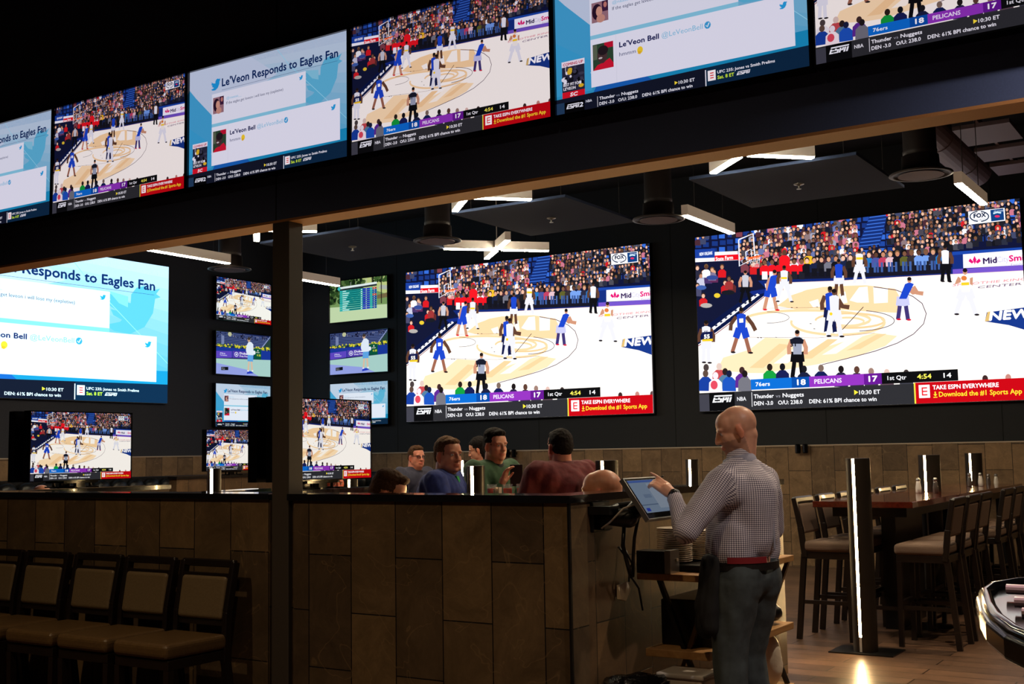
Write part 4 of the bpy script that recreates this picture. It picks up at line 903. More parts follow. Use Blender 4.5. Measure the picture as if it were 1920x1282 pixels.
def plain_table(x, y, w_, d_, lab, z=1.1, hole=None):
    t = empty('booth_table', (x,y,0), 0, lab, 'table')
    build('tabletop', BX(-w_/2,w_/2,-d_/2,d_/2,z-.04,z), M_cap, t, bevel=.003)
    for s in (-1,1): build('pedestal', BX(-.04,.04,s*d_*.4-.04,s*d_*.4+.04,.0,z-.04), M_plastic, t)
plain_table(-4.78,7.72,.62,1.1,'dark high table between the seated men, holding the tea glasses', z=1.13)
plain_table(-4.46,10.5,.7,.8,'dark high table behind the half wall, left of the standing man', z=1.12)
plain_table(-7.4,9.85,.6,.7,'dark high table in the left booths')
shaker(-4.56,10.2,1.12,'shaker left of the post behind the tablet',M_salt,1.5); shaker(-4.33,10.25,1.12,'shaker right of the post behind the tablet',M_salt,1.5)
shaker(-4.62,8.18,1.13,'white shaker by the hand of the man in burgundy',M_salt,1.6); shaker(-4.72,8.16,1.13,'dark shaker beside the white one near the man in burgundy',M_pep,1.5)
def tea(x, y, lab):
    t = empty('iced_tea_glass', (x,y,1.13), 0, lab, 'glass', 'iced tea glasses on the high table')
    bm = bmesh.new(); lathe(bm, [(.026,.003),(.033,.145),(.0,.145)], 20); build('tea', bm, M_tea, t, smooth=False)
    bm = bmesh.new(); lathe(bm, [(.029,0),(.038,.175),(.0355,.175),(.0275,.002)], 24); build('glass', bm, M_glass, t, smooth=True)
tea(-4.885,7.3,'iced tea glass nearest the light post, left of the other two'); tea(-4.785,7.36,'middle one of the three iced tea glasses'); tea(-4.715,7.44,'iced tea glass on the right of the three')
bm = bmesh.new()
for k in range(4): box(bm,-.03+k*.014,-.022+k*.014,-.02,.02,.0,.145+.01*(k%2))
box(bm,-.035,.03,-.03,.03,0,.03)
tag(build('sugar_caddy', bm, M_paper, loc=(-4.81,7.27,1.13)), 'small caddy of sugar packets between the tea glasses', 'caddy')
# wall clips above the tiles
for i, (x, lab) in enumerate(((-9.795,'left one of the pair of black wall spots beside the man in green'),(-9.68,'right one of the pair of black wall spots beside the man in green'),(-5.255,'left one of the pair of black wall spots right of the standing man'),(-5.155,'right one of the pair of black wall spots right of the standing man'))):
    t = empty('wall_spot', (x,15.08,1.53), 0, lab, 'wall spot')
    bm = bmesh.new(); lathe(bm, [(.03,-.06),(.036,-.05),(.036,.05),(.03,.06)], 18); build('cylinder', bm, M_gloss, t, smooth=False)
    build('bracket', BX(-.015,.015,.03,.07,-.02,.02), M_gloss, t)
# ------------------------------------------------------------------ order terminal on the return wall
t = empty('touch_terminal', (-2.9,5.29,1.2), 0, 'touchscreen order terminal on a black arm fixed to the half wall', 'order terminal')
tb = Matrix.Translation((.272,.085,.1)) @ Matrix.Rotation(math.radians(-90+35),4,'Y')     # local z = screen normal, y = along the wall, x = down the slope
# screen axes: normal tilts up from +X
nrm = Vector((.82,0,.57)).normalized(); yy = Vector((0,1,0)); dn = yy.cross(nrm).normalized()
tb = Matrix(((dn.x,yy.x,nrm.x,.268),(dn.y,yy.y,nrm.y,.085),(dn.z,yy.z,nrm.z,.1),(0,0,0,1)))
bm = bmesh.new(); box(bm,-.118,.118,-.18,.18,-.022,0,mtx=tb); body = build('housing', bm, M_gloss, t, bevel=.006)
bm = bmesh.new()
for a in ((-.121,-.115,-.183,.183),(.115,.121,-.183,.183),(-.115,.115,-.183,-.177),(-.115,.115,.177,.183)): box(bm,a[0],a[1],a[2],a[3],-.024,.001,mtx=tb)
build('metal_edge', bm, M_steel, t)
A = Art(); A.raw([(0,0),(16,0),(16,9),(0,9)], (150,170,196)); A.raw([(0,8.3),(16,8.3),(16,8.9),(0,8.9)], (90,120,200)); A.raw([(9,1),(15.6,1),(15.6,8),(9,8)], (176,190,210)); A.raw([(0,2),(9,2),(9,2.3),(0,2.3)], (110,130,160)); A.raw([(1,.4),(3,.4),(3,1.3),(1,1.3)], (60,80,200)); A.raw([(4,4),(8,4),(8,5),(4,5)], (130,150,180))
me = A.mesh('order_screen'); o = bpy.data.objects.new('screen', me); C.objects.link(o); o.parent = t; o.material_slots[0].link = 'OBJECT'; o.material_slots[0].material = screen_mat('order_screen_light', .36)
fl = tb @ Matrix(((0,-1,0,0),(1,0,0,0),(0,0,1,.0005),(0,0,0,1))) @ Matrix(((.32/16,0,0,-.16),(0,.19/9,0,-.085),(0,0,.001,0),(0,0,0,1)))
o.matrix_local = fl
bm = bmesh.new(); box(bm,.0,.02,-.08,.1,-.07,.08); box(bm,.02,.06,-.04,.05,-.06,-.0); build('wall_plate', bm, M_plastic, t, bevel=.004)
bm = bmesh.new(); rcone(bm,(.03,.0,.0),(.16,.03,-.0),.035,.05); rcone(bm,(.16,.03,.0),(.19,.08,.05),.045,.045); build('arm', bm, M_plastic, t, smooth=True)
bm = bmesh.new(); tube(bm,[(.05,-.05,-.05),(.1,-.06,-.02),(.17,-.04,.05),(.22,.0,.07)],.005,8); build('cable', bm, M_shell, t, smooth=True)
bm = bmesh.new(); tube(bm,[(.13,.04,-.04),(.125,.03,-.14),(.14,.04,-.22),(.13,.1,-.3)],.011,8); tube(bm,[(.2,.06,-.0),(.17,.07,-.1),(.15,.09,-.2),(.13,.12,-.3)],.009,8); build('power_cord', bm, M_plastic, t, smooth=True)
bm = bmesh.new(); box(bm,.0,.12,-.1,-.0,.02,.06); tube(bm,[(.06,-.02,.03),(.06,.1,.05),(.12,.16,.06)],.02,10); build('junction_box', bm, M_plastic, t)

# ------------------------------------------------------------------ folding service stand beside the return wall
t = empty('service_stand', (-2.62,6.33,0), 0, 'wooden folding service stand with crossed metal legs against the half wall', 'service stand')
build('top_board', BX(-.22,.17,-.74,.56,.865,.9), M_ply, t, bevel=.004)
build('middle_board', BX(-.2,.16,-.7,.54,.47,.51), M_ply, t, bevel=.004)
build('bottom_board', BX(-.2,.16,-.62,.52,.13,.16), M_ply, t, bevel=.004)
for y in (-.62,.5):
    for s in (-1,1):
        bm = bmesh.new(); bar(bm,(s*.15,y,.865),(-s*.19,y+(.02*s),.0),.022,.03,up=(0,1,0)); build('leg', bm, M_brass if s > 0 else M_plastic, t)
tag(build('serving_tray', BX(-.13,.17,-.22,.26,0,.035), M_plastic, loc=(-2.7,5.95,.9), bevel=.008), 'black serving tray under the plate stacks', 'tray')
def plate():
    bm = bmesh.new(); lathe(bm, [(.055,0),(.058,.002),(.094,.0105),(.0945,.0125),(.092,.0128),(.058,.005),(.0,.004)], 40)
    return build('plate', bm, M_china, smooth=True)
pl = plate(); first_pl = True
for (cx, cy, n, g, gl) in ((-2.735,5.84,17,'stack of cream plates nearest the camera','front stack'),(-2.66,6.045,15,'stack of cream plates farther back','back stack')):
    for k in range(n):
        q = pl if first_pl else pl.copy()
        if not first_pl: C.objects.link(q)
        first_pl = False
        q.location = (cx+random.uniform(-.0015,.0015), cy+random.uniform(-.0015,.0015), .935+k*.0108)
        lab = ('topmost cream plate of the %s' % gl) if k == n-1 else 'cream china plate inside the %s on the service stand' % gl
        tag(q, lab, 'plate', g)
t = empty('metal_bin', (-2.7,5.65,.9), 0, 'black box with a pale metal end in front of the plates', 'box')
build('body', BX(-.14,.02,-.06,.05,0,.115), M_plastic, t, bevel=.004); build('metal_end', BX(.02,.055,-.06,.05,.0,.12), M_steel, t, bevel=.003); build('latch', BX(.056,.064,.0,.02,.06,.075), M_trim, t)
tag(build('black_crate', BX(-.17,.14,-.22,.3,0,.24), M_plastic, loc=(-2.63,6.0,.51), bevel=.01), 'black crate on the middle board of the service stand', 'crate')
t = empty('steel_canister', (-2.5,6.37,.51), 0, 'slim steel canister beside the black crate', 'canister')
bm = bmesh.new(); lathe(bm,[(.03,0),(.033,.01),(.033,.17),(.02,.18),(.02,.2),(.0,.2)],20); build('body', bm, M_steel, t, smooth=False)
bm = bmesh.new()
for k in range(12): a = k*.9; ell(bm,(random.uniform(-.1,.12),random.uniform(-.12,.12),.05+k*.02),(.06,.08,.05),10,6)
tag(fused('cloth_pile', bm, .012, M_plastic), 'heap of dark cloth on the middle board behind the man', 'cloth').location = (-2.62,6.62,.505)
def bagmesh(name, c, r, m_, lab, cat='bag', seed=1):
    bm = bmesh.new(); ell(bm,(0,0,r[2]*.9),r,28,20); bmesh.ops.transform(bm, matrix=Matrix.Identity(4), verts=bm.verts)
    for v in bm.verts:
        n_ = noise.noise(v.co*9+Vector((seed,seed,0)))*.02; v.co += v.co.normalized()*n_
        if v.co.z < .0: v.co.z = 0
        v.co.x += .0
    o = build(name, bm, m_, smooth=True); o.location = c; tag(o, lab, cat); return o
bagmesh('plastic_bag', (-2.56,6.65,.16), (.09,.13,.17), M_white, 'white plastic bag on the bottom board, seen behind the legs of the man')
# bins under the stand, near end
t = empty('white_bin', (-2.56,5.585,0), 0, 'white square bin below the near end of the service stand', 'bin')
bm = bmesh.new(); x = [(-.12,-.1),(.12,-.1),(.12,.1),(-.12,.1)]
b = [bm.verts.new((p[0]*.8,p[1]*.8,0)) for p in x]; u = [bm.verts.new((p[0],p[1],.4)) for p in x]
for k in range(4): bm.faces.new([b[k],b[(k+1)%4],u[(k+1)%4],u[k]])
bm.faces.new(b[::-1]); bm.faces.new(u); build('body', bm, M_white, t, bevel=.012); build('lid', BX(-.13,.13,-.11,.11,.4,.425), M_shell, t, bevel=.008)
t = empty('bin_with_liner', (-2.72,5.32,0), 0, 'bin with a shiny black liner at the bottom edge beside the half wall', 'bin')
bm = bmesh.new(); lathe(bm,[(.12,0),(.15,.36),(.145,.36),(.0,.34)],28); build('body', bm, M_plastic, t)
bm = bmesh.new(); lathe(bm,[(.152,.28),(.165,.31),(.16,.37),(.165,.405),(.14,.4),(.12,.37),(.0,.35)],40)
for v in bm.verts:
    n_ = noise.noise(v.co*16)*.022; v.co += Vector((v.co.x,v.co.y,.3)).normalized()*n_
build('liner', bm, M_bag, t, smooth=True)
bm = bmesh.new(); pts = [(0,0),(.11,.01),(.13,-.03),(.06,-.085),(.0,-.07)]
f = [bm.verts.new((0.0,p[0],p[1])) for p in pts]; g = [bm.verts.new((.006+.02*i/4,p[0],p[1])) for i, p in enumerate(pts)]
bm.faces.new(f[::-1]); bm.faces.new(g)
for k in range(5): bm.faces.new([f[k],f[(k+1)%5],g[(k+1)%5],g[k]])
tag(build('paper_note', bm, M_paper, loc=(-2.895,5.47,.845)), 'crumpled pale paper hanging on the half wall below the terminal', 'paper')
bm = bmesh.new(); tube(bm,[(0,0,.14),(.02,.02,.1),(.05,.0,.04),(.03,.05,.0),(.06,.1,-.08),(.05,.16,-.2)],.006,8); tube(bm,[(.03,.02,.12),(.05,.05,.05),(.02,.08,.02),(.04,.03,-.04)],.005,8)
tag(build('cable_loop', bm, M_plastic, loc=(-2.895,5.5,.9), smooth=True), 'looped black cable hanging above the paper', 'cable')
bm = bmesh.new(); box(bm,-.05,.05,-.04,.04,0,.012); lathe(bm,[(.03,.012),(.045,.03),(.042,.032),(.0,.02)],20)
tag(build('folded_napkins', BX(-.1,.1,-.08,.08,0,.03), M_paper, loc=(-2.72,6.6,1.0)), 'folded pale napkins on the riser left of the arm of the man', 'napkin')
tag(build('black_riser', BX(-.1,.14,-.15,.15,0,.098), M_plastic, loc=(-2.72,6.6,.901), bevel=.005), 'black riser box behind the plate stacks', 'box')

# ------------------------------------------------------------------ near bar corner, lower right
t = empty('bar_counter', (1.0,3.7,0), 0, 'rounded near bar corner with gloss black top and reddish wood front', 'bar counter')
def outline(g, x_r=2.6):
    P = [(-.5,4.62),(-.68,4.56),(-.8,4.42),(-.85,4.25),(-.84,4.05),(-.80,3.88),(-.76,3.7),(-.70,3.48),(-.61,3.24),(-.5,3.04),(-.34,2.84),(-.12,2.66),(.15,2.52),(.5,2.42),(1.0,2.38)]
    c = Vector((.6,3.9)); P = [Vector(p)+(c-Vector(p)).normalized()*g for p in P]
    return [(p.x,p.y) for p in P] + [(x_r,2.38+g),(x_r,4.62-g)]
def slab(P, z0, z1, dx=0, dy=0):
    bm = bmesh.new(); b = [bm.verts.new((p[0]-1.0,p[1]-3.7,z0)) for p in P]; u = [bm.verts.new((p[0]-1.0,p[1]-3.7,z1)) for p in P]; n = len(P)
    for k in range(n): bm.faces.new([b[k],b[(k+1)%n],u[(k+1)%n],u[k]])
    bm.faces.new(b[::-1]); bm.faces.new(u); return bm
build('counter_top', slab(outline(0),.985,1.05), M_gloss, t, bevel=.012, seg=3)
P = outline(.03); bm = bmesh.new(); tube(bm, [(p[0]-1.0,p[1]-3.7,1.056) for p in P[:15]], .02, 10); build('raised_lip', bm, M_gloss, t, smooth=True)
build('front_panel', slab(outline(.14),.0,.984), M_redwood, t)
bm = bmesh.new()
for y, x in ((3.46,-.6),(3.7,-.66),(4.02,-.74)): tube(bm,[(x,y,1.078),(2.4,y,1.078)],.016,12)
tag(build('reflection_rail', bm, mat('painted_reflection_rail',(214,180,196),.15)), 'glossy rails painted as screen reflections across the near bar top', 'rail')  # added rails, their pink tone stands in for screen reflections
bm = bmesh.new()
for k in range(3): box(bm,-.25+k*.03,.5,-.13+k*.02,.13,k*.028,k*.028+.022)
tag(build('folded_towels', bm, M_paper, loc=(-.32,4.3,1.05), bevel=.008), 'stack of folded tan towels on the near bar corner', 'towel')
# ------------------------------------------------------------------ people
M_skin = colmat('skin', .42, .45, .12)
def hair_mat(name, c): return mat(name, tuple(int(v*.8) for v in c), .8, var=.35, scale=180, bump=.4, spec=.15)
def V(*a): return Vector(a)

def head_forms(bm, Mh, s=1.0, jowl=0.0, ears=True, pout=0):
    """face towards +X, crown up; Mh places the head centre (mid skull, eye height)"""
    rot = Mh.to_3x3()
    def E(c, r, R_=None):
        m = Mh @ Matrix.Scale(s,4) @ Matrix.Translation(c)
        if R_ is not None: m = m @ R_.to_4x4()
        m = m @ Matrix.Diagonal((*r,1)); bmesh.ops.create_uvsphere(bm, u_segments=24, v_segments=16, radius=1, matrix=m)
    def K(a, b, ra, rb): rcone(bm, Mh @ (V(*a)*s), Mh @ (V(*b)*s), ra*s, rb*s, 14)
    E((-.012,0,.032),(.094,.075,.086)); E((.03,0,.04),(.062,.066,.066)); E((.028,0,-.032),(.06,.064+jowl*.3,.072)); E((.042,0,-.072),(.044,.05+jowl*.4,.036+jowl*.2)); E((.072,0,-.092),(.02,.022,.018))
    E((-.03,0,-.03),(.062,.058,.06))
    for q in (-1,1):
        E((.052,q*.034,-.022),(.03,.022,.028)); E((.078,q*.028,.026),(.016,.026,.010)); E((.015,q*.05,-.05),(.04,.014+jowl*.3,.034))
        E((.074,q*.03,.006),(.0125,.0135,.0115))
        if ears:
            E((-.006,q*.08,-.008),(.019,.007,.033), Matrix.Rotation(.15,3,'Y') @ Matrix.Rotation(q*-.3,3,'Z')); E((-.004,q*.079,-.034),(.011,.006,.012))
    K((.092,0,.014),(.108,0,-.022),.0085,.0098); E((.104,0,-.03),(.015,.017,.0105)); 
    for q in (-1,1): E((.096,q*.012,-.032),(.0105,.0085,.008))
    E((.088+pout,0,-.056),(.0125,.026,.0065)); E((.086+pout,0,-.068),(.012,.023,.0075))

def paint(me, Mh, s, base, hairc=None, stub=None, hairfn=None, hands=None, cloth=None):
    """per-vertex skin colouring from the place of each vertex on the head"""
    inv = Mh.inverted(); a = me.color_attributes.new('col','FLOAT_COLOR','POINT'); out = []
    b = np.array(lin(base)); lip = b*np.array((.92,.66,.64)); brow = np.array(lin(hairc or (60,40,30)))*.8
    st = np.array(lin(stub)) if stub else None
    for v in me.vertices:
        p = inv @ v.co; x, y, z = p.x/s, p.y/s, p.z/s; c = b*(1+.10*noise.noise(v.co*40))
        if abs(y) < .1 and -.12 < z < .14 and abs(x) < .13:
            if x > .06:
                if abs(z+.062) < .010 and abs(y) < .023: c = lip
                if .021 < z < .029 and .014 < abs(y) < .042 and x > .066: c = c*.45+brow*.55
                if .0 < z < .012 and .02 < abs(y) < .041 and x > .078: c = np.array((.75,.72,.7)) if abs(abs(y)-.03) > .005 else np.array((.03,.02,.02))
                if -.045 < z < -.012 and abs(y) < .02 and x > .1: c = c*np.array((1.04,.93,.9))
            if st is not None and z < -.035 and x > -.02 and not (abs(z+.062) < .01 and abs(y) < .023 and x > .06): c = c*.55+st*.45
            if abs(y) > .074 and -.05 < z < .03: c = c*np.array((1.1,.82,.75))
        out += [*[float(max(0,q)) for q in c], 1]
    a.data.foreach_set('color', out)

def hand_forms(bm, Mh, side=1, curl=.5, spread=.12, point=False, s=1.0):
    """palm in local XY: fingers towards +X, thumb on +Y*side, palm facing -Z"""
    def P(x, y, z): return Mh @ (V(x,y*side,z)*s)
    for i, (y, L) in enumerate(((.03,.072),(.01,.08),(-.01,.074),(-.029,.058))):
        rcone(bm, P(-.01,y*.7,0), P(.075,y,0), .0145*s, .0115*s, 10)
        c = curl if not (point and i == 0) else .12
        a = c*.8; x, z = .075+L*.45*math.cos(a), -L*.45*math.sin(a); yy_ = y + (y-.0)*spread
        rcone(bm, P(.075,y,0), P(x,yy_,z), .0105*s, .0092*s, 10)
        a2 = a + c*1.1; x2, z2 = x+L*.32*math.cos(a2), z-L*.32*math.sin(a2); rcone(bm, P(x,yy_,z), P(x2,yy_*1.03,z2), .0092*s, .0084*s, 10)
        a3 = a2 + c*.7; rcone(bm, P(x2,yy_*1.03,z2), P(x2+L*.25*math.cos(a3),yy_*1.04,z2-L*.25*math.sin(a3)), .0084*s, .0072*s, 10)
    for y in (-.025,-.008,.01,.026): rcone(bm, P(-.008,y*.8,-.004), P(.07,y,-.004), .016*s, .0135*s, 10)
    rcone(bm, P(.0,.024,-.008), P(.034,.048,-.018), .016*s, .0125*s, 10); rcone(bm, P(.034,.048,-.018), P(.062,.058,-.028), .0122*s, .0105*s, 10); rcone(bm, P(.062,.058,-.028), P(.086,.058,-.038), .0105*s, .0088*s, 10)

def frameM(o, fx, up):
    """matrix with +X along fx, +Z near up, at o"""
    x = Vector(fx).normalized(); y = Vector(up).cross(x).normalized(); z = x.cross(y)
    return Matrix(((x.x,y.x,z.x,o[0]),(x.y,y.y,z.y,o[1]),(x.z,y.z,z.z,o[2]),(0,0,0,1)))

def wrinkle(me, amp=.006, sc=7, amp2=.002):
    nn = [v.normal.copy() for v in me.vertices]
    for v, n_ in zip(me.vertices, nn):
        p = v.co; q = Vector((p.x*sc, p.y*sc, p.z*sc*.55)); d = noise.noise(q)*amp + noise.noise(q*2.7+Vector((3,1,4)))*amp*.5 + abs(noise.noise(q*1.3+Vector((7,7,1))))*-amp
        v.co = p + n_*d

def gingham(name):
    m, nt, b = nmat(name); L = nt.links.new; N = nt.nodes.new
    geo = N('ShaderNodeTexCoord'); at = N('ShaderNodeAttribute'); at.attribute_name = 'weave'; sp = N('ShaderNodeSeparateXYZ'); L(at.outputs['Vector'], sp.inputs[0]); s2 = sp
    def saw(sock, per):
        a = N('ShaderNodeMath'); a.operation = 'MULTIPLY'; a.inputs[1].default_value = 2*PI/per; L(sock, a.inputs[0])
        c = N('ShaderNodeMath'); c.operation = 'SINE'; L(a.outputs[0], c.inputs[0])
        g = N('ShaderNodeMath'); g.operation = 'GREATER_THAN'; g.inputs[1].default_value = 0.1; L(c.outputs[0], g.inputs[0]); return g.outputs[0]
    u = saw(s2.outputs['X'], .0098); v = saw(sp.outputs['Y'], .0098)
    ad = N('ShaderNodeMath'); ad.operation = 'ADD'; L(u, ad.inputs[0]); L(v, ad.inputs[1])
    dv = N('ShaderNodeMath'); dv.operation = 'MULTIPLY'; dv.inputs[1].default_value = .5; L(ad.outputs[0], dv.inputs[0])
    r = N('ShaderNodeValToRGB'); e = r.color_ramp.elements; e[0].color = (*lin((236,230,234)),1); e[1].color = (*lin((70,64,86)),1); e.new(.5).color = (*lin((160,152,166)),1)
    L(dv.outputs[0], r.inputs['Fac']); L(r.outputs['Color'], b.inputs['Base Color']); b.inputs['Roughness'].default_value = .85
    n = N('ShaderNodeTexNoise'); n.inputs['Scale'].default_value = 9; n.inputs['Detail'].default_value = 4; bp = N('ShaderNodeBump'); bp.inputs['Strength'].default_value = .35; bp.inputs['Distance'].default_value = .02
    L(geo.outputs['Object'], n.inputs['Vector']); L(n.outputs['Fac'], bp.inputs['Height']); L(bp.outputs['Normal'], b.inputs['Normal'])
    return m
M_ging = gingham('checked_shirt_cloth'); M_ging2 = mat('shirt_collar_cloth', (150,150,168), .85, var=.2, scale=300)
M_jeans = mat('faded_denim', (62,70,72), .85, var=.35, scale=14, bump=.3); M_belt = mat('dark_leather_belt', (24,20,18), .5); M_shoe = mat('black_shoe', (16,15,15), .4)
M_redband = mat('red_fabric_tie', (130,16,26), .8); M_apron = mat('black_apron_cloth', (13,12,13), .85)

def standing_man():
    F = V(-.975,.22,0).normalized(); L = V(0,0,1).cross(F)        # facing; his left
    ox = V(-2.245,5.60,0)
    t = empty('person', ox, 0, 'standing bald man in a checked shirt and jeans tapping the order terminal', 'person')
    def W(f, l, z): return F*f + L*l + V(0,0,z)
    # joints
    hip = W(-.01,0,.96); neck = W(.0,0,1.46)
    shL, shR = W(.01,.175,1.365), W(-.0,-.185,1.37)
    elL, elR = W(.075,.365,1.145), W(.03,-.295,1.12)
    wrL, wrR = W(.235,.25,1.31), W(.22,-.22,1.14)
    hf = (Matrix.Rotation(math.radians(9),3,'Z') @ V(-.93,-.32,0)).normalized(); hf = (hf + V(0,0,-.3)).normalized()
    Mh = frameM(W(.02,.0,1.625), hf, (0,0,1))
    bm = bmesh.new(); head_forms(bm, Mh, 1.04)
    rcone(bm, neck+V(0,0,-.05), Mh @ V(-.03,0,-.045), .064, .058, 20)
    rcone(bm, shL+L*-.04+V(0,0,-.02), shR+L*.04+V(0,0,-.02), .062, .062); rcone(bm, W(-.01,0,1.36), hip, .12, .12, sq=1.1)
    for a, b_, c in ((shL,elL,wrL),(shR,elR,wrR)): rcone(bm,a,b_,.05,.042); rcone(bm,b_,c,.042,.027)
    hx = V(-.78,.0,.55).normalized(); Mhand = frameM(wrL + hx*.035, hx, V(.45,-.55,.7))
    hand_forms(bm, Mhand, side=-1, curl=.75, point=True, s=.98); rcone(bm, wrL, wrL+hx*.05, .027, .03)
    hx2 = (F*.9+L*.3).normalized(); hand_forms(bm, frameM(wrR+hx2*.03, hx2, V(0,0,1)), side=1, curl=.8, s=.98); rcone(bm, wrR, wrR+hx2*.05, .027,.03)
    for s_, kn, an in ((1,W(.035,.115,.52),W(-.02,.13,.1)),(-1,W(.06,-.1,.52),W(.0,-.12,.1))):
        rcone(bm, W(-.01,s_*.09,.92), kn, .085,.058); rcone(bm, kn, an, .055,.038); rcone(bm, an, an+F*.12+V(0,0,-.055), .04,.035)
    body = fused('body', bm, .0055, M_skin, t, 5, lambda me: paint(me, Mh, 1.04, (222,164,136), (90,62,48), (84,52,40)))
    # shirt
    bm = bmesh.new()
    rcone(bm, W(-.015,.11,1.325), W(-.015,-.11,1.33), .112,.112, 24, sq=.95, sqdir=F); rcone(bm, W(-.02,0,1.3), W(.0,0,1.1), .165,.168, 28); rcone(bm, W(.03,.0,1.15), W(.05,.0,1.04), .16,.155, 28)
    rcone(bm, W(-.01,.07,1.12), W(.0,.075,1.03), .12,.125, 24); rcone(bm, W(-.02,-.07,1.12), W(-.01,-.075,1.03), .12,.125, 24)
    rcone(bm, W(-.01,.0,1.365), W(.0,0,1.482), .125,.074, 24)
    for q in (-1,1): rcone(bm, W(-.01,q*.035,1.435), W(.0,q*.17,1.375), .07,.078, 20)
    for a, b_, c in ((shL,elL,wrL),(shR,elR,wrR)):
        rcone(bm, a+V(0,0,-.005), b_, .085, .066, 20); e2 = b_.lerp(c,.93); rcone(bm, b_, e2, .062, .038, 18); rcone(bm, b_.lerp(c,.84), e2, .04,.041)
        for k in range(4): q = b_.lerp(c,.12+.16*k); rcone(bm,q,q.lerp(c,.05),.058-.006*k,.057-.006*k)
    def shirt_fn(me):
        at = me.attributes.new('weave','FLOAT_VECTOR','POINT'); out = []
        segs = [(shL,elL,.065),(elL,wrL,.05),(shR,elR,.065),(elR,wrR,.05)]
        for v in me.vertices:
            p = v.co; best = None; q = W(-.01,0,min(max(p.z,.98),1.4)); bd = (p-q).length-.15
            u_, v_ = math.atan2(p.dot(L), -p.dot(F)+.01)*.16, p.z
            for a, b_, r in segs:
                d_ = b_-a; tt = max(.12 if a in (shL,shR) else 0, min(1,(p-a).dot(d_)/d_.length_squared)); dd = (p-(a+d_*tt)).length-r
                if dd < bd: bd = dd; x_, y_ = frame_axes(d_); o_ = p-a; u_, v_ = math.atan2(o_.dot(y_), -o_.dot(x_))*r, (p-a).dot(d_.normalized())
            out += [u_, v_, 0]
        at.data.foreach_set('vector', out); wrinkle(me, .010, 6.5)
    sh = fused('shirt', bm, .008, M_ging, t, 5, shirt_fn)
    # keep only above the hem: the belt line cuts it
    bmm = bmesh.new(); bmm.from_mesh(sh.data); bmesh.ops.bisect_plane(bmm, geom=bmm.verts[:]+bmm.edges[:]+bmm.faces[:], plane_co=W(0,0,.985)+V(0,0,0), plane_no=V(0,0,-1)+F*.1, clear_outer=True)
    for a, c in ((elL,wrL),(elR,wrR)):
        d_ = (c-a).normalized(); pc = a.lerp(c,.92); fs = [g for g in bmm.verts if (g.co-pc).length < .075 and (g.co-pc).dot(d_) > 0]; bmesh.ops.delete(bmm, geom=fs, context='VERTS')
    bmm.to_mesh(sh.data); bmm.free()
    bm = bmesh.new(); 
    cen = Mh @ V(-.035,0,-.14)
    pts = [V(.068*math.cos(a),.068*math.sin(a),0) for a in [2*PI*k/28 for k in range(28)]]
    lo, hi, ho, lo2 = [], [], [], []
    for p in pts:
        c0 = W(.012,0,1.472)+p*1.1; f_ = p.normalized().dot(F); c0.z -= f_*.018
        lo.append(bm.verts.new(c0+p*.28+V(0,0,-.022))); hi.append(bm.verts.new(c0+V(0,0,.022))); ho.append(bm.verts.new(c0+p*.06+V(0,0,.02))); lo2.append(bm.verts.new(c0-p*.05+V(0,0,-.02)))
    for k in range(28):
        j = (k+1) % 28; bm.faces.new([lo[k],lo[j],ho[j],ho[k]]); bm.faces.new([ho[k],ho[j],hi[j],hi[k]]); bm.faces.new([hi[k],hi[j],lo2[j],lo2[k]])
    build('collar', bm, M_ging2, sh, smooth=True)
    bm = bmesh.new(); rcone(bm, W(-.172,.0,1.33), W(-.176,0,1.05), .004,.006,8); build('back_pleat', bm, M_ging2, sh, smooth=True)
    # trousers
    bm = bmesh.new(); rcone(bm, W(.0,.06,1.0), W(-.015,.075,.9), .118,.13,24); rcone(bm, W(.0,-.06,1.0), W(-.015,-.075,.9), .118,.13,24); rcone(bm, W(-.045,.07,.93), W(-.04,.08,.86),.1,.098,20); rcone(bm, W(-.045,-.07,.93), W(-.04,-.08,.86),.1,.098,20); rcone(bm, W(-.06,.05,.9), W(-.06,-.05,.9),.085,.085,16)
    for s_, kn, an in ((1,W(.035,.115,.52),W(-.02,.13,.09)),(-1,W(.06,-.1,.52),W(.0,-.12,.09))):
        rcone(bm, W(-.015,s_*.09,.88), kn, .118,.088,20); rcone(bm, kn, an, .088,.075,20)
        for k in range(3): q = kn.lerp(an,.5+.18*k); rcone(bm,q,q+V(.01,0,-.02),.085,.083)
    je = fused('jeans', bm, .009, M_jeans, t, 4, lambda me: wrinkle(me,.012,6))
    bmm = bmesh.new(); bmm.from_mesh(je.data); bmesh.ops.bisect_plane(bmm, geom=bmm.verts[:]+bmm.edges[:]+bmm.faces[:], plane_co=V(0,0,1.02), plane_no=V(0,0,1), clear_outer=True); bmm.to_mesh(je.data); bmm.free()
    def ring(name, z, r1, r2, h, m_, th=.006, a0=0, a1=2*PI, off=0):
        bm = bmesh.new(); n = 48; R1 = []
        for k in range(n+1):
            a = a0+(a1-a0)*k/n; d1 = F*math.cos(a)*r1 + L*math.sin(a)*r2 + F*-.01
            R1.append([bm.verts.new(d1*q+V(0,0,z+dz)) for q, dz in ((1,-h/2),(1.03,-h/2),(1.03,h/2),(1,h/2))])
        for k in range(n):
            for j in range(4): bm.faces.new([R1[k][j],R1[k+1][j],R1[k+1][(j+1)%4],R1[k][(j+1)%4]])
        return build(name, bm, m_, t, smooth=False)
    ring('belt', .965, .138, .192, .036, M_belt); ring('waist_tie', .998, .142, .196, .03, M_redband, a0=1.75, a1=2.95)
    bm = bmesh.new()
    for s_, an in ((1,W(-.02,.13,.0)),(-1,W(.0,-.12,.0))):
        rcone(bm, an+F*-.04+V(0,0,.045), an+F*.05+V(0,0,.045), .045,.044); rcone(bm, an+F*.05+V(0,0,.04), an+F*.17+V(0,0,.035), .045,.035); 
        bm2 = bm
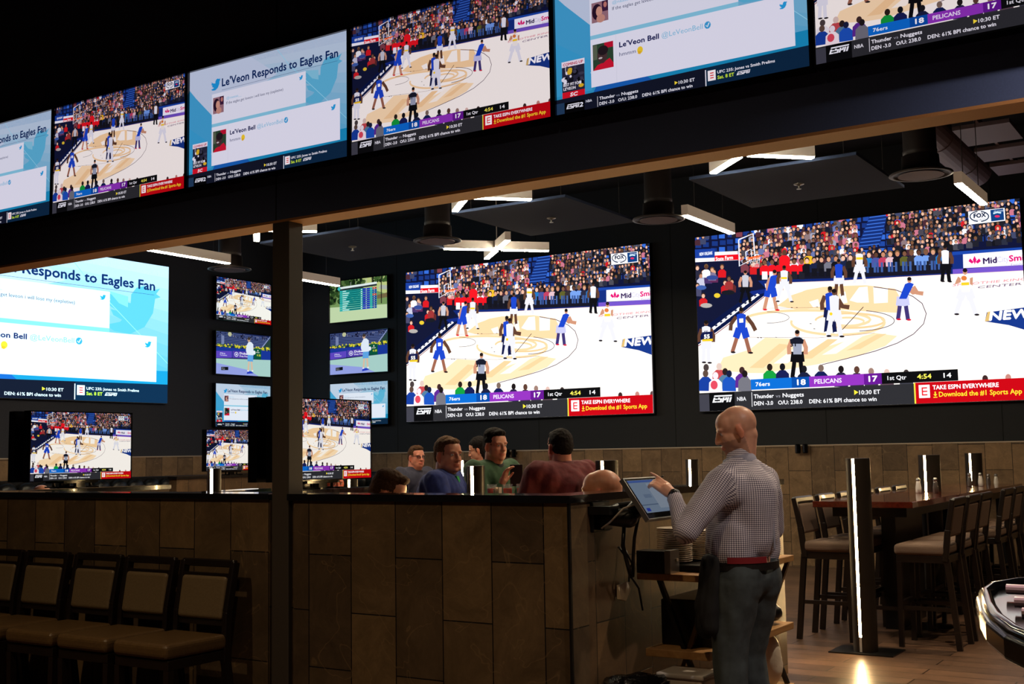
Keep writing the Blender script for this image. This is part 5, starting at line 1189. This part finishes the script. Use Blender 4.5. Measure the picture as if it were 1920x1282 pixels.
    sh2 = bmesh.new()
    shoes = build('shoes', bm, M_shoe, t, smooth=True)
    sh2.free()
    # half apron and order pouch at the left hip
    bm = bmesh.new()
    for k in range(3): rcone(bm, W(.10-.03*k,.165+.012*k,.99), W(.12-.03*k,.185+.012*k,.76-.04*k), .035,.05,14)
    rcone(bm, W(.15,.08,.95), W(.16,.1,.66), .05,.07); rcone(bm, W(.15,-.06,.95), W(.17,-.06,.66), .05,.07)
    fused('apron', bm, .009, M_apron, t, 3, lambda me: wrinkle(me,.01,9))
    bm = bmesh.new(); wd = (wrL-elL).normalized(); x_, y_ = frame_axes(wd); pc = elL.lerp(wrL,.985)
    tube(bm, [pc-wd*.014, pc+wd*.014], .0335, 24); ell(bm, pc+V(.012,-.026,.02), (.016,.016,.016), 12, 8); build('wristwatch', bm, M_plastic, t, smooth=True)
    p_ = Mhand @ V(.085,-.035,-.03); bm = bmesh.new(); tube(bm,[p_+V(-.05,.0,-.01),p_+V(.03,-.01,.03)],[.002,.004],8)
    st_ = build('stylus', bm, M_plastic, smooth=True); st_.location = ox; tag(st_, 'thin dark stylus in the hand of the standing man', 'stylus')
    return t
standing_man()

def seated(name_lab, loc, face, head_face=None, seat_z=.78, build_=1.0, skin=(214,154,126), hair=(70,48,34), top=(40,60,130), style='short', stub=None, arms=None, jowl=0.0, head_tilt=0, hscale=1.0, vneck=None, glasses=False, collar=None, torso_lean=.03, hair_top=0):
    """seated adult; loc is the point under the pelvis, face the facing direction on plan"""
    F = V(face[0],face[1],0).normalized(); L = V(0,0,1).cross(F); ox = V(*loc, 0)
    t = empty('person', ox, 0, name_lab, 'person')
    def W(f, l, z): return F*f + L*l + V(0,0,z)
    z0 = seat_z+.1; B = build_
    neck = W(torso_lean*2.2,0,z0+.51); shL, shR = W(torso_lean*2,.19*B,z0+.465), W(torso_lean*2,-.19*B,z0+.465)
    if arms is None: arms = {}
    elL = W(*arms.get('eL',(.16,.27*B,z0+.2))); elR = W(*arms.get('eR',(.16,-.27*B,z0+.2))); wrL = W(*arms.get('wL',(.38,.15,z0+.18))); wrR = W(*arms.get('wR',(.38,-.15,z0+.18)))
    hfd = V(*(head_face or face),0).normalized(); hfd = (hfd+V(0,0,head_tilt)).normalized()
    Mh = frameM(W(torso_lean*2.2+.03,0,z0+.648), hfd, (0,0,1))
    bm = bmesh.new(); head_forms(bm, Mh, 1.02*hscale, jowl)
    rcone(bm, neck+V(0,0,-.05), Mh @ V(-.03,0,-.045), .071+jowl*.3, .064+jowl*.3, 20)
    if jowl: rcone(bm, neck+V(0,0,-.0)+hfd*.03, Mh @ V(.03,0,-.08), .05, .045+jowl*.5)
    rcone(bm, shL+L*-.03, shR+L*.03, .065,.065); rcone(bm, W(torso_lean,0,z0+.36), W(0,0,z0), .12,.13)
    for a, b_, c in ((shL,elL,wrL),(shR,elR,wrR)): rcone(bm,a,b_,.05,.042); rcone(bm,b_,c,.042,.027)
    for c, e, sd, key in ((wrL,elL,-1,'hL'),(wrR,elR,1,'hR')):
        hx = V(*arms[key][0]).normalized() if key in arms else (c-e).normalized(); up = V(*arms[key][1]) if key in arms else V(0,0,1)
        if key in arms: hx = F*arms[key][0][0]+L*arms[key][0][1]+V(0,0,arms[key][0][2]); up = F*arms[key][1][0]+L*arms[key][1][1]+V(0,0,arms[key][1][2])
        hx.normalize(); hand_forms(bm, frameM(c+hx*.03, hx, up), side=sd, curl=arms.get('curl',.55)); rcone(bm, c, c+hx*.045,.027,.03)
    for s_ in (-1,1):
        rcone(bm, W(.0,s_*.09,z0-.02), W(.42,s_*.12,z0-.02), .08,.06); rcone(bm, W(.42,s_*.12,z0-.02), W(.40,s_*.12,max(z0-.46,.1)), .055,.04); rcone(bm, W(.40,s_*.12,max(z0-.46,.1)), W(.5,s_*.12,max(z0-.5,.05)),.04,.035)
    fused('body', bm, .0065, M_skin, t, 4, lambda me: paint(me, Mh, 1.02*hscale, skin, hair, stub))
    bm = bmesh.new()
    rcone(bm, W(torso_lean*1.6,.11*B,z0+.4), W(torso_lean*1.6,-.11*B,z0+.4), .13*B,.13*B,24); rcone(bm, W(torso_lean,0,z0+.32), W(.03,0,z0+.05), .175*B,.19*B,26); rcone(bm, W(.06,0,z0+.2), W(.07,0,z0+.06), .17*B,.18*B,26)
    rcone(bm, W(torso_lean*2,0,z0+.42), neck+V(0,0,-.012), .11,.077+jowl*.3,22)
    for a, b_, c in ((shL,elL,wrL),(shR,elR,wrR)): rcone(bm,a+V(0,0,-.01),b_,.088*B,.066*B,20); rcone(bm,b_,b_.lerp(c,.93),.064*B,.04,18)
    mt = mat('cloth_'+str(len(bpy.data.materials)), top, .85, var=.18, scale=30, bump=.25)
    sh = fused('shirt', bm, .01, mt, t, 4, lambda me: wrinkle(me,.012,7))
    if vneck:
        bm = bmesh.new(); m_ = mat('undershirt_cloth', vneck, .85); a = neck+F*.085+V(0,0,-.035); q = [a+L*.035+V(0,0,.02), a-L*.035+V(0,0,.02), a+F*.035+V(0,0,-.075)]
        f = [bm.verts.new(p+F*.015) for p in q]; g = [bm.verts.new(p-F*.03) for p in q]; bm.faces.new(f); bm.faces.new(g[::-1])
        for k in range(3): bm.faces.new([f[k],g[k],g[(k+1)%3],f[(k+1)%3]])
        build('undershirt', bm, m_, t)
        bm = bmesh.new(); z_ = z0+.3; c_ = W(.19*B,.09,z0+.32); 
        for k in range(2): bar(bm, c_+V(0,0,-k*.022)+L*.035, c_+V(0,0,-k*.022)-L*.03+F*.02, .004,.009)
        build('chest_emblem', bm, M_salt, sh)
    if collar:
        bm = bmesh.new(); n = 28; lo, hi, hi2, lo2 = [], [], [], []
        for k in range(n):
            a = 2*PI*k/n; p = V(math.cos(a),math.sin(a),0)*(.076+jowl*.25); c0 = neck+V(0,0,-.02)+p; fz = -p.normalized().dot(F)*.02; c0.z += fz
            lo.append(bm.verts.new(c0+p*.3+V(0,0,-.03))); hi.append(bm.verts.new(c0+p*.05+V(0,0,.04))); hi2.append(bm.verts.new(c0-p*.03+V(0,0,.04))); lo2.append(bm.verts.new(c0-p*.03+V(0,0,-.03)))
        for k in range(n):
            j = (k+1)%n; bm.faces.new([lo[k],lo[j],hi[j],hi[k]]); bm.faces.new([hi[k],hi[j],hi2[j],hi2[k]]); bm.faces.new([hi2[k],hi2[j],lo2[j],lo2[k]])
        build('collar', bm, mat('collar_cloth_'+str(len(bpy.data.materials)), collar, .85), sh, smooth=True)
    bm = bmesh.new()
    rcone(bm, W(.0,.09,z0-.01), W(.42,.12,z0-.01), .11,.08); rcone(bm, W(.0,-.09,z0-.01), W(.42,-.12,z0-.01), .11,.08)
    for s_ in (-1,1): rcone(bm, W(.42,s_*.12,z0-.02), W(.40,s_*.12,max(z0-.44,.13)), .075,.06)
    fused('trousers', bm, .014, mat('trouser_cloth_'+str(len(bpy.data.materials)), (36,38,50), .9), t, 3)
    if style != 'bald':
        bm = bmesh.new(); s_ = 1.02*hscale
        def E(c, r): 
            m = Mh @ Matrix.Scale(s_,4) @ Matrix.Translation(c) @ Matrix.Diagonal((*r,1)); bmesh.ops.create_uvsphere(bm, u_segments=24, v_segments=16, radius=1, matrix=m)
        E((-.02,0,.045),(.098,.081,.088)); E((-.045,0,.01),(.075,.076,.08)); E((.03,0,.088+hair_top*.3),(.055,.06,.03+hair_top))
        if style == 'full': E((.055,0,.1),(.04,.05,.026)); E((-.02,0,.09),(.085,.078,.055))
        if style == 'long': E((-.06,0,-.03),(.06,.082,.12)); E((-.02,0,.06),(.1,.088,.09)); E((-.085,0,-.0),(.05,.06,.07))
        for q in (-1,1): E((.012,q*.068,.012),(.02,.012,.03))
        hm = fused('hair', bm, .006, hair_mat('hair_'+str(len(bpy.data.materials)), hair), t, 2, None)
        # cut the hair away from the face, ears and nape
        bmm = bmesh.new(); bmm.from_mesh(hm.data); inv = Mh.inverted(); kill = []
        for v in bmm.verts:
            p = (inv @ v.co)/s_; x, y, z = p
            front = x > .045 and z < .078-.25*max(0,.09-x)
            low = z < (-.055 if style != 'long' else -.15) or (x > -.012 and z < .0 and style != 'long')
            ear = abs(y) > .07 and -.05 < z < .022 and -.03 < x < .03
            if front or low or (ear and style != 'long') or (style == 'long' and x > .02 and z < .03): kill.append(v)
            else: v.co += Vector((noise.noise(v.co*60),noise.noise(v.co*60+V(5,0,0)),noise.noise(v.co*60+V(0,9,0))))*.004
        bmesh.ops.delete(bmm, geom=kill, context='VERTS'); bmm.to_mesh(hm.data); bmm.free()
    if glasses:
        bm = bmesh.new()
        for q in (-1,1):
            pts = [Mh @ V(.098, q*.031+.022*math.cos(a), .004+.016*math.sin(a)) for a in [2*PI*k/16 for k in range(17)]]; tube(bm, pts, .0028, 6)
            tube(bm, [Mh @ V(.097,q*.052,.01), Mh @ V(.05,q*.078,.012), Mh @ V(-.005,q*.084,.01)], .0026, 6)
        tube(bm, [Mh @ V(.1,-.01,.008), Mh @ V(.1,.01,.008)], .0028, 6)
        g = build('eyeglasses', bm, M_plastic, smooth=True); g.parent = t
    return t, Mh, W
# the group at the high table
seated('heavy man in a blue pullover with a green collar, looking right', (-5.335,7.224), (.86,.3), (.96,-.28), seat_z=.773, build_=1.14, skin=(220,150,122), hair=(124,88,60), top=(34,50,120), jowl=.035, vneck=(20,150,60), collar=(24,36,90), hscale=1.12,
       arms={'eL':(.14,.3,1.1),'eR':(.16,-.3,1.08),'wL':(.36,.14,1.08),'wR':(.38,-.12,1.08)})
gm, gMh, gW = seated('dark-haired man in a green jacket holding up a black phone case', (-5.3,7.86), (.9,-.15), (.93,-.36), seat_z=.84, build_=1.1, skin=(222,156,128), hair=(34,24,20), top=(42,74,46), jowl=.012, collar=(16,22,22), style='full', hscale=1.03,
       arms={'eL':(.1,.28,1.12),'eR':(.2,-.26,1.14),'wL':(.42,.1,1.2),'wR':(.27,-.13,1.285),'hR':((.35,.1,.93),(-.85,-.3,.35)),'hL':((.6,-.3,.7),(.3,-.2,1)),'curl':.35})
seated('man in a burgundy shirt seen from behind at the high table', (-4.345,7.496), (-.9,.36), (-.86,.52), seat_z=.82, build_=1.18, skin=(212,140,116), hair=(34,26,24), top=(92,22,28), style='short', jowl=.02, collar=(80,18,24), hscale=1.05,
       arms={'eL':(.16,.3,1.1),'eR':(.16,-.27,1.1),'wL':(0.248,0.163,1.2),'wR':(.36,-.1,1.12),'hL':((.35,-.2,.9),(-.7,-.3,.3)),'curl':.6})
seated('man with glasses and a dark jacket in the left booth behind', (-8.054,10.42), (.88,-.1), (.93,-.35), seat_z=.755, build_=1.12, skin=(218,140,116), hair=(92,62,40), top=(46,46,66), jowl=.03, glasses=True, collar=(30,28,34), hair_top=.012)
seated('dark-haired person partly hidden behind the man in green', (-7.124,10.533), (-.3,-1), (-.9,-.45), seat_z=.82, skin=(208,146,120), hair=(26,18,18), top=(120,60,50), style='long', head_tilt=-.25)
seated('brown-haired person whose head top shows over the half wall', (-4.813,5.778), (.8,.45), (.85,.38), seat_z=.538, hscale=1.1, skin=(220,156,128), hair=(88,58,38), top=(60,50,50), style='full', head_tilt=-.3, torso_lean=.05)
seated('bald person whose head shows over the half wall beside the terminal', (-3.275,6.0), (-.9,-.1), (-.9,-.25), torso_lean=-.02, seat_z=.545, skin=(214,150,122), hair=(120,90,70), top=(50,46,50), style='bald', hscale=1.14)
seated('person low behind the standing screen at far left, only the head top visible', (-9.33,6.6), (.9,.1), None, seat_z=.45, skin=(212,146,120), hair=(150,110,80), top=(60,60,66), style='bald', head_tilt=-.2)
seated('red-faced person glimpsed under the screen right of the column', (-7.78,8.82), (.8,-.5), None, seat_z=.52, skin=(206,110,84), hair=(90,60,40), top=(60,60,66), style='bald', head_tilt=-.1)
# booth seats and stools that carry them
def bench_seat(x, y, w_, d_, h, lab, rz=0):
    t = empty('booth_bench', (x,y,0), rz, lab, 'seat'); build('cushion', BX(-w_/2,w_/2,-d_/2,d_/2,h-.08,h), M_blackleather, t, bevel=.02); build('plinth', BX(-w_/2+.02,w_/2-.02,-d_/2+.02,d_/2-.02,0,h-.081), M_darkwood, t)
bench_seat(-5.3,7.64,.42,1.2,.77,'high black seat carrying the men in blue and green'); bench_seat(-4.34,7.5,.44,.5,.80,'high black seat of the man in burgundy')
bench_seat(-7.6,10.45,1.5,.46,.74,'high black seat of the two people in the left booth'); bench_seat(-4.81,5.78,.5,.5,.52,'low black seat of the brown-haired person'); bench_seat(-3.4,6.0,.46,.5,.53,'low black seat of the bald seated person')
bench_seat(-9.33,6.6,.5,.5,.44,'low black seat at far left'); bench_seat(-7.8,8.84,.5,.5,.51,'low black seat behind the column')
bm = bmesh.new(); box(bm,-.006,.006,-.05,.05,-.085,.085)
o = build('phone_case', bm, M_plastic, bevel=.004); o.matrix_world = Matrix.Translation(V(-5.3,7.86,0)+gW(.33,-.02,1.36)) @ Matrix.Rotation(-.95,4,'Z'); tag(o,'black phone case held by the man in green','phone')
